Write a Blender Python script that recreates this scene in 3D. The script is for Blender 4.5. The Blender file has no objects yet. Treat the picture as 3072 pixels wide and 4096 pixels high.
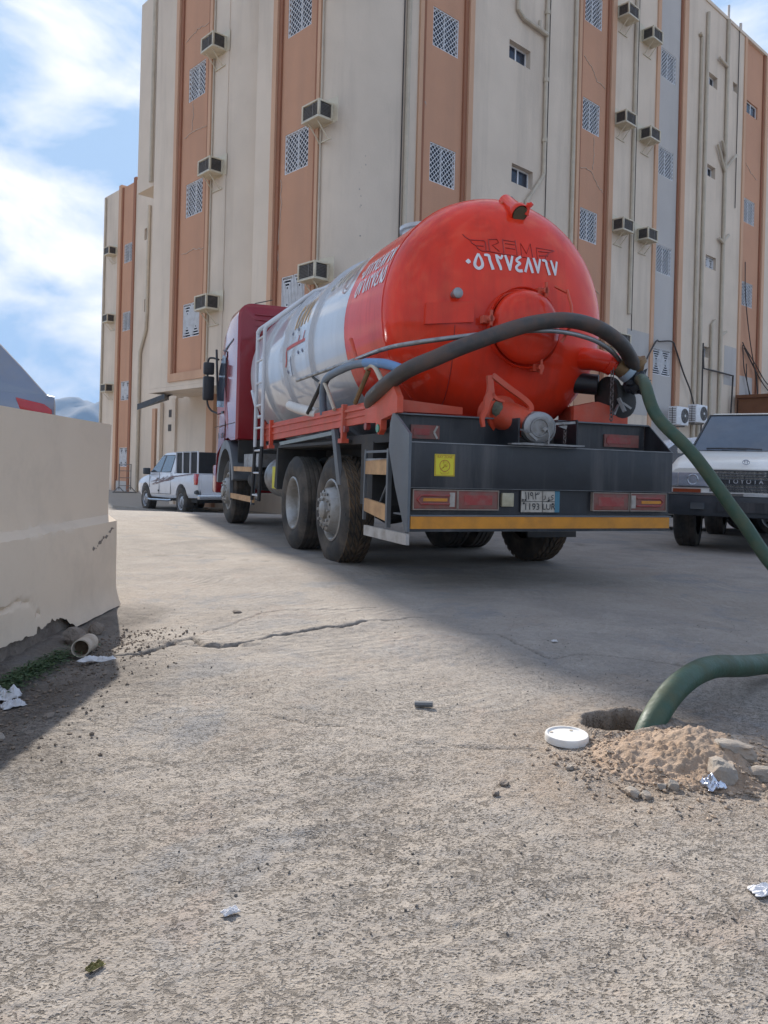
import bpy, bmesh, math, random
import numpy as np
from math import sin, cos, pi, radians, sqrt, atan2, tan
from mathutils import Vector, Matrix, noise
random.seed(7)
scn = bpy.context.scene
COL = scn.collection
CAM_H = 0.92

# ------------------------------------------------------------------ camera
cd = bpy.data.cameras.new('camera'); cam = bpy.data.objects.new('camera', cd); COL.objects.link(cam)
cd.sensor_width = 36.0; cd.sensor_fit = 'AUTO'
cd.lens = 36.0 * 791.6 / 1024.0
cd.shift_y = -41.0 / 1024.0
cd.clip_start = 0.05; cd.clip_end = 9000
cam.location = (0, 0, CAM_H)
cam.rotation_euler = (Matrix.Rotation(radians(90), 4, 'X') @ Matrix.Rotation(radians(1.5), 4, 'Z')).to_euler()
scn.camera = cam

# ------------------------------------------------------------------ light
SUN_AZ, SUN_EL = radians(-21.0), radians(32.5)
w = bpy.data.worlds.new('World'); scn.world = w; w.use_nodes = True
nt = w.node_tree; nt.nodes.clear()
def N(nt, typ, **kw):
    n = nt.nodes.new(typ)
    for k, v in kw.items():
        if k.startswith('i_'):
            n.inputs[k[2:].replace('_', ' ')].default_value = v
        else:
            setattr(n, k, v)
    return n
out = N(nt, 'ShaderNodeOutputWorld'); bg = N(nt, 'ShaderNodeBackground'); bg.inputs[1].default_value = 0.15
sky = N(nt, 'ShaderNodeTexSky', sky_type='NISHITA', sun_disc=False, sun_elevation=SUN_EL, sun_rotation=SUN_AZ,
        altitude=600, air_density=1.0, dust_density=0.6, ozone_density=1.3)
tc = N(nt, 'ShaderNodeTexCoord')
mp = N(nt, 'ShaderNodeMapping'); mp.inputs['Scale'].default_value = (1.6, 1.6, 3.0); mp.inputs['Location'].default_value = (0.35, 0.1, 0.25)
mp.inputs['Rotation'].default_value = (0.0, 0.5, 0.3)
nz = N(nt, 'ShaderNodeTexNoise', i_Scale=2.3, i_Detail=9.0, i_Roughness=0.56, i_Distortion=0.35)
rp = N(nt, 'ShaderNodeValToRGB'); rp.color_ramp.elements[0].position = 0.48; rp.color_ramp.elements[1].position = 0.66
rp.color_ramp.elements[0].color = (0.08, 0.08, 0.08, 1); rp.color_ramp.elements[1].color = (0.76, 0.76, 0.76, 1)
# thin veil: the glare round the sun is no brighter than the hazy blue around it
mn = N(nt, 'ShaderNodeMix', data_type='RGBA', blend_type='DARKEN'); mn.inputs[0].default_value = 1.0; mn.inputs[7].default_value = (1.30, 2.05, 3.15, 1)
mx = N(nt, 'ShaderNodeMix', data_type='RGBA', blend_type='MIX')
L = nt.links.new
L(tc.outputs['Generated'], mp.inputs[0]); L(mp.outputs[0], nz.inputs[0]); L(nz.outputs[0], rp.inputs[0])
L(sky.outputs[0], mn.inputs[6]); L(mn.outputs[2], mx.inputs[6]); L(rp.outputs[0], mx.inputs[0])
mx.inputs[7].default_value = (5.5, 5.1, 4.7, 1)
L(mx.outputs[2], bg.inputs[0]); L(bg.outputs[0], out.inputs[0])
sd = bpy.data.lights.new('sun', 'SUN'); sun = bpy.data.objects.new('sun', sd); COL.objects.link(sun)
sd.energy = 3.9; sd.angle = radians(0.8); sd.color = (1.0, 0.93, 0.84)
sv = Vector((sin(SUN_AZ) * cos(SUN_EL), cos(SUN_AZ) * cos(SUN_EL), sin(SUN_EL)))
sun.rotation_euler = sv.to_track_quat('Z', 'Y').to_euler(); sun.location = (-20, 40, 40)
vs = scn.view_settings; vs.view_transform = 'Standard'; vs.look = 'None'; vs.gamma = 1; vs.use_curve_mapping = False
vs.exposure = 0.98

# ------------------------------------------------------------------ materials
MATS = {}
def mat(name, col, rough=0.55, metal=0.0, var=0.10, vs_=4.0, bump=0.0, bs=60.0, dirt=None, dirt_amt=0.5, ds=2.5,
        streak=False, coat=0.0, spec=0.5, alpha=1.0, dthr=(0.45, 0.70), bd=0.01, emis=None):
    if name in MATS: return MATS[name]
    m = bpy.data.materials.new(name); m.use_nodes = True; MATS[name] = m
    nt = m.node_tree; b = nt.nodes['Principled BSDF']; L = nt.links.new
    b.inputs['Roughness'].default_value = rough; b.inputs['Metallic'].default_value = metal
    b.inputs['Specular IOR Level'].default_value = spec
    b.inputs['Coat Weight'].default_value = coat; b.inputs['Coat Roughness'].default_value = 0.08
    tc = N(nt, 'ShaderNodeTexCoord')
    n1 = N(nt, 'ShaderNodeTexNoise', i_Scale=vs_, i_Detail=6.0, i_Roughness=0.6)
    L(tc.outputs['Object'], n1.inputs['Vector'])
    mx = N(nt, 'ShaderNodeMix', data_type='RGBA')
    r = N(nt, 'ShaderNodeMapRange'); r.inputs[1].default_value = 0.3; r.inputs[2].default_value = 0.7
    L(n1.outputs[0], r.inputs[0]); L(r.outputs[0], mx.inputs[0])
    mx.inputs[6].default_value = (*[c * (1 - var) for c in col], 1)
    mx.inputs[7].default_value = (*[min(1, c * (1 + var)) for c in col], 1)
    res = mx.outputs[2]
    if dirt:
        n2 = N(nt, 'ShaderNodeTexNoise', i_Scale=ds, i_Detail=9.0, i_Roughness=0.65)
        if streak:
            mp = N(nt, 'ShaderNodeMapping'); mp.inputs['Scale'].default_value = (1, 1, 0.10)
            L(tc.outputs['Object'], mp.inputs[0]); L(mp.outputs[0], n2.inputs['Vector'])
        else:
            L(tc.outputs['Object'], n2.inputs['Vector'])
        r2 = N(nt, 'ShaderNodeMapRange'); r2.inputs[1].default_value = dthr[0]; r2.inputs[2].default_value = dthr[1]
        r2.inputs[4].default_value = dirt_amt
        L(n2.outputs[0], r2.inputs[0])
        m2 = N(nt, 'ShaderNodeMix', data_type='RGBA')
        L(r2.outputs[0], m2.inputs[0]); L(res, m2.inputs[6]); m2.inputs[7].default_value = (*dirt, 1)
        res = m2.outputs[2]
        m3 = N(nt, 'ShaderNodeMath', operation='MULTIPLY_ADD'); m3.inputs[1].default_value = 0.5; m3.inputs[2].default_value = rough
        L(r2.outputs[0], m3.inputs[0]); L(m3.outputs[0], b.inputs['Roughness'])
    L(res, b.inputs['Base Color'])
    if bump:
        n3 = N(nt, 'ShaderNodeTexNoise', i_Scale=bs, i_Detail=5.0, i_Roughness=0.6)
        L(tc.outputs['Object'], n3.inputs['Vector'])
        bp = N(nt, 'ShaderNodeBump'); bp.inputs['Strength'].default_value = bump; bp.inputs['Distance'].default_value = bd
        L(n3.outputs[0], bp.inputs['Height']); L(bp.outputs[0], b.inputs['Normal'])
    if emis: pass
    return m
def glass(name, col=(0.02, 0.025, 0.03), rough=0.06, coat=0.4, spec=0.8):
    return mat(name, col, rough=rough, var=0.15, vs_=3, coat=coat, spec=spec, dirt=(0.16, 0.15, 0.14), dirt_amt=0.18, ds=4)

# ------------------------------------------------------------------ mesh builder
class MB:
    def __init__(s, T=None): s.v = []; s.f = []; s.T = T
    def add(s, vs_, fs):
        n = len(s.v)
        for p in vs_:
            p = Vector(p); s.v.append(tuple(s.T(p) if s.T else p))
        for f in fs: s.f.append([n + i for i in f])
        return s
    def box(s, x0, x1, y0, y1, z0, z1):
        x0, x1 = sorted((x0, x1)); y0, y1 = sorted((y0, y1)); z0, z1 = sorted((z0, z1))
        return s.add([(x0,y0,z0),(x1,y0,z0),(x1,y1,z0),(x0,y1,z0),(x0,y0,z1),(x1,y0,z1),(x1,y1,z1),(x0,y1,z1)],
              [(3,2,1,0),(4,5,6,7),(0,1,5,4),(1,2,6,5),(2,3,7,6),(3,0,4,7)])
    def hexa(s, pts):  # 8 points: bottom 4 ccw, top 4 ccw
        return s.add(pts, [(3,2,1,0),(4,5,6,7),(0,1,5,4),(1,2,6,5),(2,3,7,6),(3,0,4,7)])
    def prism(s, poly, axis, a, b):  # poly in the two other axes (order kept), extruded along axis from a to b
        def P(u, v, t): return {0: (t, u, v), 1: (u, t, v), 2: (u, v, t)}[axis]
        n = len(poly)
        vs_ = [P(u, v, a) for u, v in poly] + [P(u, v, b) for u, v in poly]
        fs = [tuple(range(n))[::-1], tuple(range(n, 2*n))] + [(i, (i+1) % n, n+(i+1) % n, n+i) for i in range(n)]
        return s.add(vs_, fs)
    def bar(s, p, q, w, h=None, up=(0, 0, 1)):
        p, q = Vector(p), Vector(q); d = (q - p).normalized(); h = h or w
        u = d.cross(Vector(up))
        if u.length < 1e-3: u = d.cross(Vector((1, 0, 0)))
        u.normalize(); v = u.cross(d)
        c = [(-1,-1),(1,-1),(1,1),(-1,1)]
        return s.add([p + u*w/2*a + v*h/2*b for a, b in c] + [q + u*w/2*a + v*h/2*b for a, b in c],
              [(3,2,1,0),(4,5,6,7),(0,1,5,4),(1,2,6,5),(2,3,7,6),(3,0,4,7)])
    def tube(s, pts, r, n=10, cap=True, close=False):
        pts = [Vector(p) for p in pts]; m = len(pts)
        rs = r if isinstance(r, (list, tuple)) else [r]*m
        ref = None; rings = []
        for i, p in enumerate(pts):
            if close: d = (pts[(i+1) % m] - pts[i-1])
            else: d = (pts[min(i+1, m-1)] - pts[max(i-1, 0)])
            d.normalize()
            if ref is None:
                ref = d.cross(Vector((0, 0, 1)))
                if ref.length < 0.05: ref = d.cross(Vector((1, 0, 0)))
            ref = (ref - d * ref.dot(d)).normalized(); b = d.cross(ref)
            rings.append([p + (ref*cos(2*pi*k/n) + b*sin(2*pi*k/n))*rs[i] for k in range(n)])
        vs_ = [q for ring in rings for q in ring]; fs = []
        for i in range(m if close else m-1):
            j = (i+1) % m
            for k in range(n):
                k2 = (k+1) % n
                fs.append((i*n+k, i*n+k2, j*n+k2, j*n+k))
        if cap and not close:
            fs.append(tuple(range(n))[::-1]); fs.append(tuple((m-1)*n+k for k in range(n)))
        return s.add(vs_, fs)
    def lathe(s, prof, origin=(0,0,0), axis='y', n=32, a0=0.0, a1=2*pi, caps=False):
        # prof: list of (r, t) ; t along axis
        full = abs(a1-a0-2*pi) < 1e-6; o = Vector(origin); m = len(prof); k_ = n if full else n+1
        def P(r, t, a):
            if axis == 'y': return o + Vector((r*cos(a), t, r*sin(a)))
            if axis == 'x': return o + Vector((t, r*cos(a), r*sin(a)))
            return o + Vector((r*cos(a), r*sin(a), t))
        vs_ = [P(r, t, a0+(a1-a0)*k/n) for r, t in prof for k in range(k_)]; fs = []
        for i in range(m-1):
            for k in range(n):
                k2 = (k+1) % k_ if full else k+1
                fs.append((i*k_+k, i*k_+k2, (i+1)*k_+k2, (i+1)*k_+k))
        if caps:
            fs.append(tuple(range(k_))[::-1]); fs.append(tuple((m-1)*k_+k for k in range(k_)))
        return s.add(vs_, fs)
    def cyl(s, c, r, h, axis='z', n=20, r2=None):
        r2 = r if r2 is None else r2
        return s.lathe([(r, 0), (r2, h)], c, axis, n, caps=True)
    def ring(s, c, R, r, axis='y', n=24, k=8):
        c = Vector(c); pts = []
        for i in range(n):
            a = 2*pi*i/n
            pts.append(c + (Vector((R*cos(a), 0, R*sin(a))) if axis == 'y' else Vector((0, R*cos(a), R*sin(a))) if axis == 'x' else Vector((R*cos(a), R*sin(a), 0))))
        return s.tube(pts, r, k, close=True)
    def mesh(s, name, smooth=None, bevel=0, merge=True):
        me = bpy.data.meshes.new(name); me.from_pydata(s.v, [], s.f)
        bm = bmesh.new(); bm.from_mesh(me)
        if merge: bmesh.ops.remove_doubles(bm, verts=bm.verts, dist=1e-5)
        bmesh.ops.recalc_face_normals(bm, faces=bm.faces)
        if bevel:
            es = [e for e in bm.edges if e.is_manifold and e.calc_face_angle(0) > 0.6]
            bmesh.ops.bevel(bm, geom=es, offset=bevel, segments=2, profile=0.6, affect='EDGES', clamp_overlap=True)
        bm.to_mesh(me); bm.free()
        if smooth is not None or bevel:
            me.shade_smooth(); me.set_sharp_from_angle(angle=radians(smooth or 40))
        me.update(); return me
    def build(s, name, m, parent=None, smooth=None, bevel=0, merge=True, loc=None, rot=None):
        return put(name, s.mesh(name, smooth, bevel, merge), m, parent, loc, rot)
def put(name, me, m=None, parent=None, loc=None, rot=None):
    o = bpy.data.objects.new(name, me); COL.objects.link(o)
    if m and me is not None:
        if not me.materials: me.materials.append(m)
    if parent: o.parent = parent
    if loc is not None: o.location = loc
    if rot is not None: o.rotation_euler = rot
    return o
def tag(o, label=None, cat=None, group=None, kind=None):
    if label: o['label'] = label
    if cat: o['category'] = cat
    if group: o['group'] = group
    if kind: o['kind'] = kind
    return o
def thing(name, label, cat, loc=(0,0,0), rz=0, group=None):
    o = bpy.data.objects.new(name, None); COL.objects.link(o); o.empty_display_size = 0.2
    o.location = loc; o.rotation_euler = (0, 0, rz)
    return tag(o, label, cat, group)
def copy_tree(o, parent=None):
    c = o.copy(); COL.objects.link(c)
    if parent is not None: c.parent = parent
    for ch in list(o.children): copy_tree(ch, c)
    return c
def spline(pts, n=8):
    P = [Vector(p) for p in pts]; P = [2*P[0]-P[1]] + P + [2*P[-1]-P[-2]]; out = []
    for i in range(1, len(P)-2):
        for k in range(n):
            t = k/n; a, b, c, d = P[i-1:i+3]
            out.append(0.5*((2*b) + (-a+c)*t + (2*a-5*b+4*c-d)*t*t + (-a+3*b-3*c+d)*t**3))
    out.append(P[-2]); return out
def text_mesh(body, size=1.0, align='CENTER', extrude=0.0, spacing=1.0):
    cu = bpy.data.curves.new('text', 'FONT'); cu.body = body; cu.size = size; cu.align_x = align; cu.align_y = 'CENTER'
    cu.extrude = extrude; cu.space_character = spacing; cu.resolution_u = 3
    o = bpy.data.objects.new('text_tmp', cu); COL.objects.link(o)
    dg = bpy.context.evaluated_depsgraph_get(); dg.update()
    me = bpy.data.meshes.new_from_object(o.evaluated_get(dg))
    bpy.data.objects.remove(o); bpy.data.curves.remove(cu)
    return me
def map_mesh(me, f):
    for v in me.vertices: v.co = f(v.co)
    me.update(); return me
def cut(ob, cutters):
    """boolean-subtract cutter meshes and keep the result as plain mesh data"""
    tmp = []
    for cme in cutters:
        co = bpy.data.objects.new('cutter_tmp', cme); COL.objects.link(co); tmp.append(co)
        co.parent = ob.parent
        md = ob.modifiers.new('b', 'BOOLEAN'); md.operation = 'DIFFERENCE'; md.object = co; md.solver = 'EXACT'
    dg = bpy.context.evaluated_depsgraph_get(); dg.update()
    me = bpy.data.meshes.new_from_object(ob.evaluated_get(dg))
    ob.modifiers.clear(); ob.data = me
    for co in tmp: bpy.data.objects.remove(co)
    return ob
def az(a): return (sin(radians(a)), cos(radians(a)))

# palette (real-world base colours)
CREAM = (0.67, 0.565, 0.455); DUST = (0.42, 0.36, 0.28)
m_cream = mat('cream_plaster', CREAM, 0.85, var=0.08, vs_=0.45, bump=0.25, bs=14, dirt=(0.36, 0.31, 0.26), dirt_amt=0.6, ds=0.9, streak=True, dthr=(0.5, 0.8), bd=0.02)
m_grey = mat('grey_plaster', (0.49, 0.465, 0.44), 0.85, var=0.06, vs_=0.4, bump=0.25, bs=14, dirt=(0.30, 0.28, 0.27), dirt_amt=0.4, ds=0.6, streak=True, dthr=(0.5, 0.8), bd=0.02)
m_orange = mat('salmon_plaster', (0.54, 0.29, 0.18), 0.85, var=0.07, vs_=0.4, bump=0.25, bs=14, dirt=(0.40, 0.25, 0.18), dirt_amt=0.6, ds=0.9, streak=True, dthr=(0.48, 0.8), bd=0.02)
m_orange2 = mat('light_salmon_plaster', (0.60, 0.37, 0.24), 0.85, var=0.06, vs_=0.5, bump=0.2, bs=14, dirt=(0.38, 0.22, 0.15), dirt_amt=0.4, ds=0.7, streak=True)
m_brown = mat('brown_paint_band', (0.31, 0.135, 0.075), 0.85, var=0.1, vs_=0.6, bump=0.2, bs=14)
m_pipe = mat('cream_pipe', (0.52, 0.45, 0.35), 0.5, var=0.08, dirt=(0.33, 0.28, 0.22), dirt_amt=0.4, ds=1.5)
m_acbox = mat('aged_cream_metal', (0.60, 0.53, 0.40), 0.5, var=0.06, dirt=(0.38, 0.30, 0.2), dirt_amt=0.4, ds=3)
m_dark = mat('dark_louvre', (0.05, 0.042, 0.038), 0.6, var=0.25, vs_=12)
m_louvre = mat('louvre_slat', (0.14, 0.125, 0.11), 0.5, var=0.25, vs_=12)
m_white = mat('white_painted_metal', (0.76, 0.77, 0.79), 0.45, var=0.08, dirt=(0.4, 0.38, 0.35), dirt_amt=0.35, ds=5)
m_glass = glass('window_glass', (0.022, 0.03, 0.05), 0.15, 0.0, 0.35)
m_black = mat('black_rubber', (0.03, 0.03, 0.032), 0.75, var=0.2, vs_=8, bump=0.2, bs=80, dirt=(0.16, 0.14, 0.12), dirt_amt=0.3, ds=3)
m_blk = mat('black_paint', (0.022, 0.024, 0.028), 0.42, var=0.25, vs_=5, bump=0.08, bs=30, dirt=(0.15, 0.14, 0.135), dirt_amt=0.6, ds=5, streak=True, dthr=(0.5, 0.75))
m_chassis = mat('dark_chassis', (0.03, 0.03, 0.03), 0.7, var=0.25, vs_=6, dirt=(0.12, 0.10, 0.08), dirt_amt=0.5, ds=4)
m_steel = mat('worn_steel', (0.32, 0.32, 0.32), 0.42, metal=0.75, var=0.15, vs_=9, dirt=(0.16, 0.13, 0.10), dirt_amt=0.6, ds=7)
m_conc = mat('rough_concrete', (0.34, 0.31, 0.27), 0.9, var=0.12, vs_=3, bump=0.6, bs=40, dirt=(0.22, 0.19, 0.16), dirt_amt=0.6, ds=3)
# ------------------------------------------------------------------ ground
_rs = np.random.RandomState(3); _LAT = _rs.rand(256, 256)
def vnoise(x, y):
    xi = np.floor(x).astype(int); yi = np.floor(y).astype(int); fx = x - xi; fy = y - yi
    fx = fx*fx*(3-2*fx); fy = fy*fy*(3-2*fy)
    g = lambda a, b: _LAT[a % 256, b % 256]
    return (g(xi, yi)*(1-fx) + g(xi+1, yi)*fx)*(1-fy) + (g(xi, yi+1)*(1-fx) + g(xi+1, yi+1)*fx)*fy
def fbm(x, y, o=4, r=0.5):
    t = 0; a = 1; n = 0
    for k in range(o):
        t = t + a*vnoise(x*2**k + 17.3*k, y*2**k + 5.1*k); n += a; a *= r
    return t/n - 0.5
def sstep(a, b, x):
    t = np.clip((x-a)/(b-a), 0, 1); return t*t*(3-2*t)
CRACKS = [
 ([(-1.45,3.80),(-1.17,3.88),(-1.11,3.99),(-1.06,4.12),(-1.01,4.26),(-0.92,4.10),(-0.81,4.06),(-0.68,4.15),(-0.59,4.33),(-0.47,4.41),(-0.31,4.54),(-0.21,4.57),(-0.09,4.72)], 0.013, 0.024),
 ([(-1.01,4.26),(-0.98,4.5),(-0.91,4.64),(-0.75,5.02),(-0.64,5.14),(-0.46,5.17),(-0.25,5.20),(-0.04,5.33)], 0.007, 0.010),
 ([(-0.23,4.51),(-0.10,4.71),(0.19,5.00),(0.32,5.01)], 0.008, 0.012),
 ([(-0.45,2.95),(-0.21,2.86),(-0.10,2.86),(-0.02,2.76),(0.04,2.72),(0.3,2.66),(0.55,2.64)], 0.006, 0.009),
 ([(0.45,1.97),(0.50,1.92),(0.60,1.88),(0.70,1.84),(0.76,1.71),(0.75,1.62)], 0.007, 0.006),
 ([(0.54,4.51),(0.68,4.49),(0.85,3.95),(1.05,4.1),(1.26,4.04),(1.5,3.9)], 0.007, 0.010),
 ([(-0.6,3.1),(-0.45,3.0),(-0.3,3.05),(-0.15,2.98)], 0.005, 0.007),
 ([(-1.15,2.9),(-0.9,2.75),(-0.8,2.5),(-0.6,2.45)], 0.004, 0.006),
 ([(-0.2,2.0),(0.0,1.95),(0.1,1.85),(0.3,1.86)], 0.004, 0.006),
 ([(-2.3,12.3),(-0.5,11.0),(1,11.4),(4,10)], 0.02, 0.006),
 ([(-3,8.2),(-2,8.0),(-1,7.4),(0.2,7.5)], 0.015, 0.006),
]
HOLE = (0.905, 2.935)
def heights(X, Y):
    H = -0.55*sstep(13.5, 27.5, Y) + 0.0*X
    H = np.where(np.abs(X) > 60, -0.55, H)
    near = 1 - sstep(4.6, 6.0, Y)
    H = H + near*(0.05*fbm(X*0.9+3, Y*0.9, 3) + 0.028*fbm(X*4.4, Y*4.4, 5, 0.6)) + 0.006*fbm(X*1.3, Y*1.3+9, 3)
    # fine broken surface
    rough = np.clip(fbm(X*1.4+40, Y*1.4+11, 3)*3+0.55, 0.15, 1)
    H = H + near*rough*0.012*(fbm(X*34, Y*34, 3, 0.7))
    # soft hump in front of the parked truck, shallow gutter beside the wall
    H = H + 0.05*np.exp(-(((X+0.9)/0.9)**2 + ((Y-7.2)/1.1)**2))
    H = H - 0.05*np.exp(-((X+1.45)/0.18)**2)*sstep(5.3, 4.2, Y)
    wx = X + 0.030*fbm(X*14, Y*14, 3); wy = Y + 0.030*fbm(X*14+50, Y*14+9, 3)
    crack = np.zeros_like(H)
    for pts, wd, dp in CRACKS:
        best = np.full(H.shape, 9.0)
        for (ax, ay), (bx, by) in zip(pts, pts[1:]):
            dx, dy = bx-ax, by-ay; L2 = dx*dx+dy*dy
            t = np.clip(((wx-ax)*dx + (wy-ay)*dy)/L2, 0, 1)
            best = np.minimum(best, np.hypot(wx-ax-t*dx, wy-ay-t*dy))
        vw = wd*(0.45+1.1*np.clip(fbm(X*5+9, Y*5, 2)+0.5, 0, 1))
        k = np.exp(-(best/vw)**2); H = H - dp*k; crack = np.maximum(crack, k*min(1, dp/0.014))
        if dp > 0.02:   # the broken slab stands slightly proud on the far side
            H = H + 0.012*np.exp(-(best/0.12)**2)*(wy > 4.1)
    ang = 0.5; hx = X-HOLE[0]; hy = Y-HOLE[1]
    u = (hx*cos(ang)+hy*sin(ang))/0.150; v = (-hx*sin(ang)+hy*cos(ang))/0.105
    rr = np.sqrt(u*u+v*v) + 0.75*fbm(X*11, Y*11+3, 4, 0.6)
    H = H - 0.42*sstep(1.15, 0.80, rr) + 0.02*np.exp(-((rr-1.3)/0.25)**2)
    return H, crack, rr
def axis_pts(a, b, st, lo, hi, g=1.13):
    c = list(np.arange(a, b, st)); s = st; x = c[-1]
    while x < hi: s = s*g; x += s; c.append(x)
    s = st; x = c[0]; pre = []
    while x > lo: s = s*g; x -= s; pre.append(x)
    return np.array(pre[::-1]+c)
xs = axis_pts(-2.2, 2.6, 0.0125, -4000, 4000); ys = axis_pts(1.1, 5.4, 0.0125, -400, 5000, 1.06)
GX, GY = np.meshgrid(xs, ys); GH, GC, GR = heights(GX, GY)
def ground_z(x, y):
    return float(heights(np.array([[x*1.0]]), np.array([[y*1.0]]))[0][0, 0])
nx, ny = len(xs), len(ys)
co = np.stack([GX, GY, GH], -1).reshape(-1, 3).astype(np.float32)
idx = (np.arange(ny-1)[:, None]*nx + np.arange(nx-1)[None, :]).ravel()
quads = np.stack([idx, idx+1, idx+1+nx, idx+nx], -1).astype(np.int32)
me = bpy.data.meshes.new('ground'); me.vertices.add(len(co)); me.vertices.foreach_set('co', co.ravel())
me.loops.add(quads.size); me.loops.foreach_set('vertex_index', quads.ravel())
me.polygons.add(len(quads)); me.polygons.foreach_set('loop_start', np.arange(0, quads.size, 4, dtype=np.int32))
me.update(calc_edges=True); me.shade_smooth()
def attr(me, name, arr):
    a = me.attributes.new(name, 'FLOAT', 'POINT'); a.data.foreach_set('value', arr.ravel().astype(np.float32))
attr(me, 'crack', GC)
dh = np.hypot((GX-1.0)/1.15, GY-2.62) + 0.35*fbm(GX*4, GY*4, 4)
sand = np.clip(1.2 - dh/0.60, 0, 1)**0.8
sand = np.maximum(sand, 0.85*np.clip(1-np.hypot((GX-0.52)/0.16, (GY-2.36)/0.28)+0.6*fbm(GX*7, GY*7, 3), 0, 1))
sand = np.maximum(sand, 0.6*np.clip(1-np.hypot((GX-1.55)/1.0, (GY-2.2)/0.25)+0.6*fbm(GX*5, GY*5, 3), 0, 1))
sand = np.maximum(sand, 0.55*np.clip(1-np.hypot((GX-1.1)/0.3, (GY-3.55)/0.2)+0.5*fbm(GX*7, GY*7+4, 3), 0, 1))
attr(me, 'sand', sand)
dirt = sstep(-0.75, -1.45, GX + 0.55*fbm(GX*2.5, GY*2.5, 4)) * sstep(4.3, 3.4, GY + 0.5*fbm(GX*3+7, GY*3, 3)) * sstep(1.9, 2.7, GY)
dirt = np.maximum(dirt, 0.75*sstep(-1.25, -1.5, GX+0.3*fbm(GX*3, GY*3, 3))*sstep(5.4, 4.9, GY))
attr(me, 'dirt', dirt); attr(me, 'hole', sstep(1.25, 0.95, GR))

mg = bpy.data.materials.new('worn_concrete_ground'); mg.use_nodes = True; nt = mg.node_tree; b = nt.nodes['Principled BSDF']; L = nt.links.new
b.inputs['Roughness'].default_value = 0.93; b.inputs['Specular IOR Level'].default_value = 0.25
tc = N(nt, 'ShaderNodeTexCoord')
def noi(scale, detail=6, rough=0.6, dist=0.0, vec=None):
    n = N(nt, 'ShaderNodeTexNoise', i_Scale=scale, i_Detail=float(detail), i_Roughness=rough, i_Distortion=dist)
    L(vec or tc.outputs['Object'], n.inputs['Vector']); return n.outputs[0]
def rng(s, a, b_, c=0.0, d=1.0):
    r = N(nt, 'ShaderNodeMapRange'); r.inputs[1].default_value = a; r.inputs[2].default_value = b_; r.inputs[3].default_value = c; r.inputs[4].default_value = d
    L(s, r.inputs[0]); return r.outputs[0]
def mixc(f, a, b_):
    m = N(nt, 'ShaderNodeMix', data_type='RGBA')
    for s, i in ((f, 0), (a, 6), (b_, 7)):
        if isinstance(s, (tuple, float)): m.inputs[i].default_value = s if isinstance(s, float) else (*s, 1)
        else: L(s, m.inputs[i])
    return m.outputs[2]
def mth(op, a, b_=0.0, c=None):
    m = N(nt, 'ShaderNodeMath', operation=op)
    for i, s in enumerate((a, b_) if c is None else (a, b_, c)):
        if isinstance(s, (int, float)): m.inputs[i].default_value = s
        else: L(s, m.inputs[i])
    return m.outputs[0]
big = noi(0.55, 8, 0.6, 0.4); mid = noi(2.6, 8, 0.62, 0.5); fine = noi(22, 6, 0.7); grit = noi(130, 4, 0.75)
col = mixc(rng(big, 0.35, 0.65), (0.300, 0.274, 0.246), (0.370, 0.322, 0.272))
col = mixc(rng(mid, 0.42, 0.62, 0, 0.75), col, (0.410, 0.368, 0.322))
col = mixc(rng(noi(1.1, 9, 0.66, 0.8), 0.54, 0.62, 0, 0.65), col, (0.245, 0.25, 0.258))
col = mixc(rng(noi(1.9, 8, 0.7, 1.0), 0.56, 0.64, 0, 0.5), col, (0.37, 0.30, 0.25))
col = mixc(rng(fine, 0.35, 0.68, 0.0, 0.30), col, (0.21, 0.185, 0.155))
# exposed aggregate: small dark pits and grains, in patches
sx = N(nt, 'ShaderNodeSeparateXYZ'); L(tc.outputs['Object'], sx.inputs[0])
worn = mth('MULTIPLY', rng(sx.outputs[1], 4.2, 2.6, 0.25, 1.0), rng(noi(0.8, 4, 0.6), 0.30, 0.52, 0.45, 1.0))
patch = mth('MULTIPLY', rng(noi(1.5, 9, 0.72, 0.5), 0.38, 0.60, 0.0, 1.0), worn)
mp = N(nt, 'ShaderNodeMapping'); mp.inputs['Scale'].default_value = (1.0, 1.35, 1.0); mp.inputs['Rotation'].default_value = (0, 0, 0.5)
wv = N(nt, 'ShaderNodeMix', data_type='RGBA', blend_type='ADD'); wv.inputs[0].default_value = 0.02
nw = N(nt, 'ShaderNodeTexNoise', i_Scale=14.0, i_Detail=3.0); L(tc.outputs['Object'], nw.inputs['Vector'])
L(tc.outputs['Object'], wv.inputs[6]); L(nw.outputs[1], wv.inputs[7]); L(wv.outputs[2], mp.inputs[0])
v1 = N(nt, 'ShaderNodeTexVoronoi', i_Scale=85.0); L(mp.outputs[0], v1.inputs['Vector'])
v2 = N(nt, 'ShaderNodeTexVoronoi', i_Scale=105.0); L(mp.outputs[0], v2.inputs['Vector'])
sel = rng(noi(30, 4, 0.7), 0.46, 0.54)
bias = mth('MULTIPLY_ADD', patch, 0.085, mth('MULTIPLY', rng(noi(9, 5, 0.7), 0.35, 0.65), 0.05))
blob = mth('MULTIPLY', worn, mth('MAXIMUM', rng(mth('ADD', noi(50, 4, 0.62, 0.6), bias), 0.635, 0.70), mth('MULTIPLY', rng(mth('ADD', noi(128, 2, 0.5, 0.5), bias), 0.665, 0.73), 0.7)))
pit1 = mth('MULTIPLY', mth('MAXIMUM', blob, mth('MULTIPLY', mth('MULTIPLY', rng(v1.outputs['Distance'], 0.45, 0.22), sel), 0.35)), 1.0)
pit2 = mth('MULTIPLY', rng(v2.outputs['Distance'], 0.44, 0.24), mth('MULTIPLY', rng(noi(26, 4, 0.75), 0.50, 0.56), worn))
pits = mth('MAXIMUM', mth('MULTIPLY', pit1, 0.75), pit2)
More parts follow.
